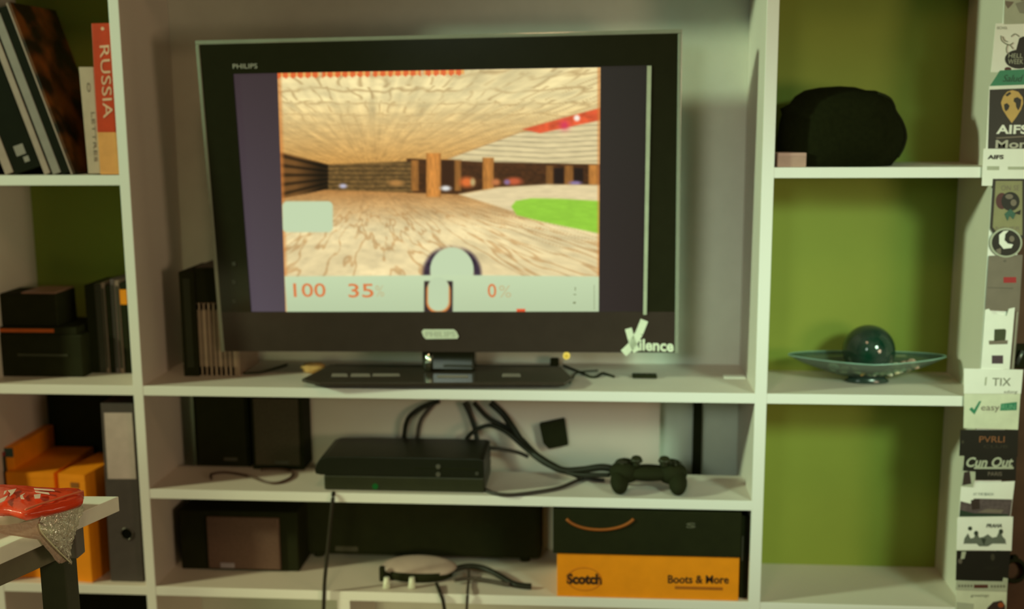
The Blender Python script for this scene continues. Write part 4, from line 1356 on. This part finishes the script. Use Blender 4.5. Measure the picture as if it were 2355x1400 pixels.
# 12 script card
t_, Y = card('script_card', [(2218, 1047), (2215, 1082), (2244, 1084), (2244, 1104), (2336, 1104), (2338, 1047)], M_blk, 'black card with large white script lettering', layer=4)
lettering(t_, Y, 'Cun Out', 2222, 1074, 2330, 23, M_grey2, shear=.25, bold=.03)
patch(t_, Y, 'underline', [(2240, 1074), (2240, 1078), (2331, 1078), (2331, 1073)], M_grey2, 2)
lettering(t_, Y, 'PARIS', 2272, 1094, 2304, 9, M_grey1)
t_, Y = card('figure_sticker', [(2212, 1052), (2209, 1118), (2238, 1120), (2246, 1084), (2216, 1080)], M_grey2, 'small white sticker with a dark figure left of the script card', layer=3)
patch(t_, Y, 'figure', [(2217, 1086), (2230, 1083), (2234, 1112), (2213, 1116)], mat('figure_dark', (58, 44, 40), .6))
# 13 picture card
t_, Y = card('car_picture_card', [(2211, 1112), (2205, 1189), (2324, 1188), (2334, 1106)], M_paper, 'white card with a dark street picture along its lower half', layer=2)
patch(t_, Y, 'picture', [(2209, 1152), (2206, 1188), (2323, 1187), (2328, 1148), (2240, 1146), (2232, 1158)], mat('picture_mauve', (96, 82, 84), .6, var=.3, scale=120))
patch(t_, Y, 'picture', [(2233, 1150), (2252, 1146), (2254, 1170), (2235, 1172)], mat('figure_dark', (58, 44, 40), .6), 2)
patch(t_, Y, 'picture', [(2208, 1172), (2206, 1188), (2318, 1187), (2318, 1182), (2240, 1180)], mat('picture_green', (40, 62, 44), .6), 2)
patch(t_, Y, 'picture', [(2246, 1178), (2270, 1170), (2308, 1172), (2302, 1180)], M_grey1, 3)
lettering(t_, Y, 'AT THE BEACH', 2238, 1139, 2284, 6, mat('blue_grey_print', (92, 112, 104), .6))
# 14 skyline card
t_, Y = card('skyline_card', [(2202, 1190), (2200, 1264), (2326, 1266), (2330, 1188)], M_paper, 'white card with a grey skyline of towers', layer=3)
g = G()
sk_ = [(2216, 1254), (2218, 1238), (2226, 1226), (2232, 1238), (2240, 1236), (2246, 1222), (2252, 1236), (2262, 1234), (2272, 1228), (2282, 1236), (2292, 1234), (2300, 1218), (2306, 1234), (2312, 1240), (2314, 1252)]
bot = 1256
for (xa, ya_), (xb, yb_) in zip(sk_[:-1], sk_[1:]):
    g.add([at(xa, ya_, Y-.0003), at(xa, bot-(6 if xa > 2280 or xa < 2250 else 0), Y-.0003), at(xb, bot-(6 if xb > 2280 or xb < 2250 else 0), Y-.0003), at(xb, yb_, Y-.0003)], [(0, 1, 2, 3)])
obj('skyline', g, mat('skyline_grey', (110, 116, 106), .6), t_)
patch(t_, Y, 'tower_top', disc(2231, 1215, 5, 5, 12), mat('skyline_dark', (56, 66, 54), .6))
patch(t_, Y, 'tower_top', disc(2245, 1226, 5, 6, 12), mat('skyline_dark', (56, 66, 54), .6), 2)
patch(t_, Y, 'tower_top', disc(2302, 1222, 5, 6, 12), mat('skyline_dark', (56, 66, 54), .6), 2)
patch(t_, Y, 'tower_top', [(2256, 1238), (2268, 1238), (2263, 1254)], mat('skyline_dark', (56, 66, 54), .6), 2)
lettering(t_, Y, 'PRAHA', 2268, 1213, 2304, 9, mat('skyline_dark', (56, 66, 54), .6), shear=.2, bold=.03)
# 15 black card
t_, Y = card('black_card', [(2200, 1266), (2198, 1334), (2318, 1338), (2324, 1267)], M_blk, 'nearly plain black card with a small pale figure at its left', layer=2)
patch(t_, Y, 'figure', [(2212, 1268), (2222, 1268), (2218, 1284), (2209, 1286)], M_grey2)
patch(t_, Y, 'figure', disc(2208, 1290, 5, 6, 10), mat('card_dim_grey', (104, 96, 86), .6))
patch(t_, Y, 'emblem', disc(2283, 1281, 5, 8, 12), mat('faint_print', (62, 58, 44), .6))
lettering(t_, Y, 'NIGHT', 2264, 1310, 2296, 8, mat('faint_print2', (46, 44, 32), .6))
# 16 lower cards
t_, Y = card('ornament_card', [(2199, 1335), (2198, 1356), (2316, 1360), (2318, 1330), (2308, 1328), (2306, 1337)], M_grey2, 'pale card with a chain ornament and dark red bar', layer=3)
patch(t_, Y, 'red_bar', rect(2240, 1344, 2272, 1352), mat('card_dark_red', (96, 52, 40), .6))
for k in range(5):
    patch(t_, Y, 'ornament', disc(2206+7*k, 1347, 2.6, 3.4, 10), M_greyink)
for k in range(5):
    patch(t_, Y, 'ornament', disc(2281+7*k, 1348, 2.6, 3.4, 10), M_greyink)
t_, Y = card('lowest_card', [(2199, 1356), (2198, 1440), (2312, 1440), (2316, 1358)], mat('card_cream', (226, 230, 206), .6), 'lowest pale card with a brown and orange picture in its corner', layer=2)
patch(t_, Y, 'picture', [(2270, 1398), (2284, 1384), (2304, 1380), (2312, 1392), (2312, 1430), (2268, 1430)], mat('figure_dark', (58, 44, 40), .6))
patch(t_, Y, 'picture', disc(2302, 1391, 7, 6, 14), mat('card_orange', (170, 84, 40), .6), 2)
patch(t_, Y, 'picture', [(2200, 1384), (2200, 1432), (2236, 1432), (2240, 1388)], M_grey2)
lettering(t_, Y, 'greetings', 2232, 1374, 2274, 8, M_greyink, shear=.2)

# ------------------------------------------------------------------ dark cabinet right of the upright
xb0 = XE1+.006
cb = thing('dark_cabinet', (xb0+.2, .15, FLOOR), 'dark brown cabinet standing right of the sticker covered upright', 'cabinet')
obj('body', G().box((xb0, .03, FLOOR), (xb0+.5, .26, .95), .002), mat('dark_brown_wood', (92, 66, 48), .6, .25, var=.2, scale=12), cb)
c_ = at(2333, 1312, .02)
g = G().tube([c_+Vector((math.cos(w)*.0215, 0, math.sin(w)*.0235)) for w in [2*math.pi*k/28 for k in range(28)]], .0048, 8, 1, True)
o = obj('ring_pull', g, M_soft, cb)
g = G().box((c_.x-.006, .018, c_.z+.020), (c_.x+.006, .032, c_.z+.032), .002)
obj('ring_mount', g, M_soft, cb)
p0, p1 = at(2338, 838, .016), at(2352, 806, .016)
g = G().tube([p0, p1], .0042, 8, 1)
obj('latch', g, mat('steel_latch', (120, 130, 124), .3, .5, metal=.7), cb)
obj('latch_plate', G().box((p0.x-.006, .022, p0.z-.01), (p1.x+.02, .031, p1.z+.012), .002), M_soft, cb)

# ------------------------------------------------------------------ table with the torn bag, front left
ZTB = at(273, 1142, -.5).z
tb = thing('side_table', Vector((on(0, 1150, ZTB).x, on(0, 1150, ZTB).y, FLOOR)), 'white topped side table poking in at the lower left', 'table')
M_tbl = mat('table_white', (240, 238, 226), .5, .35, var=.03)
cnr = on(273, 1141, ZTB)
q1 = on(0, 1259, ZTB)
far = on(60, 1139.5, ZTB)
d_near = (q1-cnr).normalized()
d_far = (far-cnr).normalized()
P0 = cnr; P1 = cnr+d_near*.62; P3 = cnr+d_far*.5; P2 = P1+d_far*.5
obj('table_top', G().prism([P0, P1, P2, P3], (0, 0, -.0265), .0012), M_tbl, tb)
inn = (d_near+d_far).normalized()
ap = [P0+inn*.07, P1+d_far*.05-d_near*.05, P2-inn*.07, P3-d_far*.05+d_near*.05]
obj('apron', G().prism([Vector((p.x, p.y, ZTB-.0265)) for p in ap], (0, 0, -.055), .001), mat('apron_grey', (118, 112, 92), .6), tb)
M_leg = mat('leg_grey', (62, 64, 46), .6)
for bp in (ap[0]+inn*.035, ap[2]-inn*.035, ap[1]+d_far*.03-d_near*.03, ap[3]-d_far*.03+d_near*.03):
    g = G().box((bp.x-.022, bp.y-.022, FLOOR), (bp.x+.022, bp.y+.022, ZTB-.0815), .002)
    obj('leg', g, M_leg, tb)
br_ = on(175, 1225, ZTB-.0265)
bq = cnr+d_near*.075+d_far*.02
g = G().box((bq.x-.014, bq.y-.01, ZTB-.081), (bq.x+.004, bq.y+.02, ZTB-.0265), .002)
obj('bracket', g, mat('bracket_grey', (116, 110, 104), .6), tb)
# tray under the bag
ty = thing('serving_tray', on(20, 1190, ZTB), 'flat white tray under the torn red bag', 'tray')
zt2 = ZTB+.021
e0, e1 = on(0, 1190, zt2), on(92, 1158, zt2)
dd = (e0-e1).normalized()
f1 = e1+d_far*.02
TT = [e1, e0+dd*.25, e0+dd*.25+d_far*.3, e1+d_far*.3]
obj('plate', G().prism([Vector((p.x, p.y, zt2)) for p in TT], (0, 0, -.0205), .0015), M_tbl, ty)
# red bag
zg = zt2+.0008
outl = [(-70, 1118), (0, 1118), (60, 1121), (120, 1124), (186, 1128), (193, 1132), (190, 1150), (150, 1162), (105, 1172), (58, 1183), (20, 1172), (-70, 1168)]
top = [on(x, y, zg+.012) for x, y in outl]
cen = sum(top, Vector())/len(top)
bgm = bmesh.new()
rings = []
for k, (s_, z_) in enumerate(((.92, zg), (1.0, zg+.006), (1.0, zg+.012), (.93, zg+.016), (.75, zg+.0185), (.45, zg+.020), (.15, zg+.0205))):
    ring = []
    for i, p in enumerate(top):
        q = cen+(p-cen)*s_
        q.z = z_+random.uniform(-.0015, .0015)*(k > 0)
        ring.append(bgm.verts.new(q))
    rings.append(ring)
n = len(top)
for r0, r1 in zip(rings[:-1], rings[1:]):
    for i in range(n):
        bgm.faces.new([r0[i], r0[(i+1) % n], r1[(i+1) % n], r1[i]])
bgm.faces.new(rings[-1]); bgm.faces.new(rings[0][::-1])
bmesh.ops.subdivide_edges(bgm, edges=list(bgm.edges), cuts=2, use_grid_fill=True, smooth=.4)
for v in bgm.verts:
    if v.co.z > zg+.002:
        v.co.z += random.uniform(-.0008, .0008)
bmesh.ops.recalc_face_normals(bgm, faces=list(bgm.faces))
g = G().bm(bgm, True)
bgm.free()
bag = thing('snack_bag', cen*1, 'torn red snack bag with white print and a clear plastic end', 'bag')
bag.location.z = zg
obj('pouch', g, mat('red_foil', (226, 66, 30), .28, .5, var=.12, scale=30, bump=.5, bscale=60), bag)
M_foilp = mat('foil_print', (238, 200, 184), .4)
def bagprint(poly):
    g = G()
    P_ = [on(x, y, zg+.0235) for x, y in poly]
    g.prism(P_, (0, 0, .0008))
    obj('print', g, M_foilp, bag)
for poly in ([(78, 1123), (122, 1126), (126, 1129), (80, 1126)], [(80, 1129), (112, 1133), (114, 1137), (82, 1132)], [(78, 1138), (94, 1136), (92, 1146), (80, 1147)], [(46, 1140), (58, 1134), (52, 1140), (56, 1148), (48, 1147)], [(10, 1130), (16, 1128), (12, 1136), (8, 1138)], [(18, 1128), (38, 1124), (30, 1136), (22, 1142), (24, 1134)], [(0, 1148), (18, 1140), (10, 1152), (0, 1157)]):
    bagprint(poly)
# fold highlight put into a paler tube along the lower edge
pts = [on(x, y, zg+.020) for x, y in ((58, 1172), (90, 1160), (120, 1151), (150, 1141), (180, 1132), (192, 1129))]
obj('fold_glint', G().tube(pts, .0016, 6, 4), mat('foil_glint', (222, 120, 84), .3, .5), bag)
# clear film hanging over the table edge
Mf = film_mat('clear_film', (255, 252, 238), .34, .30, .16, bump=.9)
def sheet(name, rows, m, wr=.002):
    """rows of world points, lofted"""
    R_ = []
    for row in rows:
        pts = [Vector(p) for p in row]
        out = []
        for i in range(len(pts)-1):
            for k in range(5):
                out.append(pts[i].lerp(pts[i+1], k/5))
        out.append(pts[-1])
        R_.append(out)
    rows2 = []
    for i in range(len(R_)-1):
        for k in range(6):
            rows2.append([a_.lerp(b__, k/6) for a_, b__ in zip(R_[i], R_[i+1])])
    rows2.append(R_[-1])
    nx, ny = len(rows2[0]), len(rows2)
    vs = []
    for r_ in rows2:
        for p in r_:
            vs.append(p+Vector((random.uniform(-1, 1), random.uniform(-1, 1), random.uniform(-1, 1)))*wr)
    fs = [(j*nx+i, j*nx+i+1, (j+1)*nx+i+1, (j+1)*nx+i) for j in range(ny-1) for i in range(nx-1)]
    g = G().add(vs, fs, True)
    o = obj(name, g, m, bag)
    sd = o.modifiers.new('thickness', 'SOLIDIFY')
    sd.thickness = .0003
    return o
def tp(x, y, off=0):
    """point just outside the table's near face plane"""
    nrm = Vector((0, 0, 1)).cross(d_near).normalized()
    if nrm.dot(CAM-cnr) < 0:
        nrm = -nrm
    d = ray(x, y)
    o = cnr+nrm*(.004+off)
    return CAM+d*((o-CAM).dot(nrm)/d.dot(nrm))
rows = [[on(96, 1168, zg+.008), on(130, 1160, zg+.010), on(165, 1152, zg+.012), on(191, 1142, zg+.012)],
        [tp(92, 1190, .004), tp(125, 1185, .006), tp(160, 1178, .008), tp(191, 1172, .008)],
        [tp(90, 1205, .004), tp(120, 1208, .008), tp(155, 1212, .010), tp(180, 1208, .006)],
        [tp(108, 1236, .006), tp(128, 1240, .010), tp(152, 1240, .010), tp(170, 1236, .006)],
        [tp(132, 1264, .006), tp(142, 1268, .009), tp(154, 1268, .009), tp(162, 1264, .006)],
        [tp(158, 1292, .004), tp(160, 1294, .005), tp(162, 1295, .005), tp(164, 1296, .004)]]
o = sheet('clear_end', rows, Mf, .0016)
o['label'] = 'crinkled clear plastic end'
Mf2 = film_mat('pink_film', (236, 212, 196), .40, .14, .25, bump=.3)
rows = [[tp(-40, 1212, .002), tp(20, 1205, .002), tp(70, 1198, .003), tp(92, 1192, .004)],
        [tp(-40, 1222, .002), tp(20, 1222, .002), tp(74, 1222, .003), tp(88, 1206, .004)],
        [tp(90, 1240, .002), tp(92, 1236, .003), tp(98, 1232, .003), tp(106, 1236, .004)],
        [tp(134, 1295, .002), tp(142, 1295, .003), tp(152, 1290, .003), tp(160, 1292, .003)]]
o = sheet('clear_fold', rows, Mf2, .0006)
o['label'] = 'smooth pinkish plastic fold'
pts = [tp(90, 1204, .008), tp(95, 1222, .01), tp(115, 1246, .012), tp(140, 1272, .011), tp(164, 1295, .008)]
obj('film_edge', G().tube(pts, .0011, 6, 4), mat('film_edge', (232, 228, 196), .2, .5), bag)
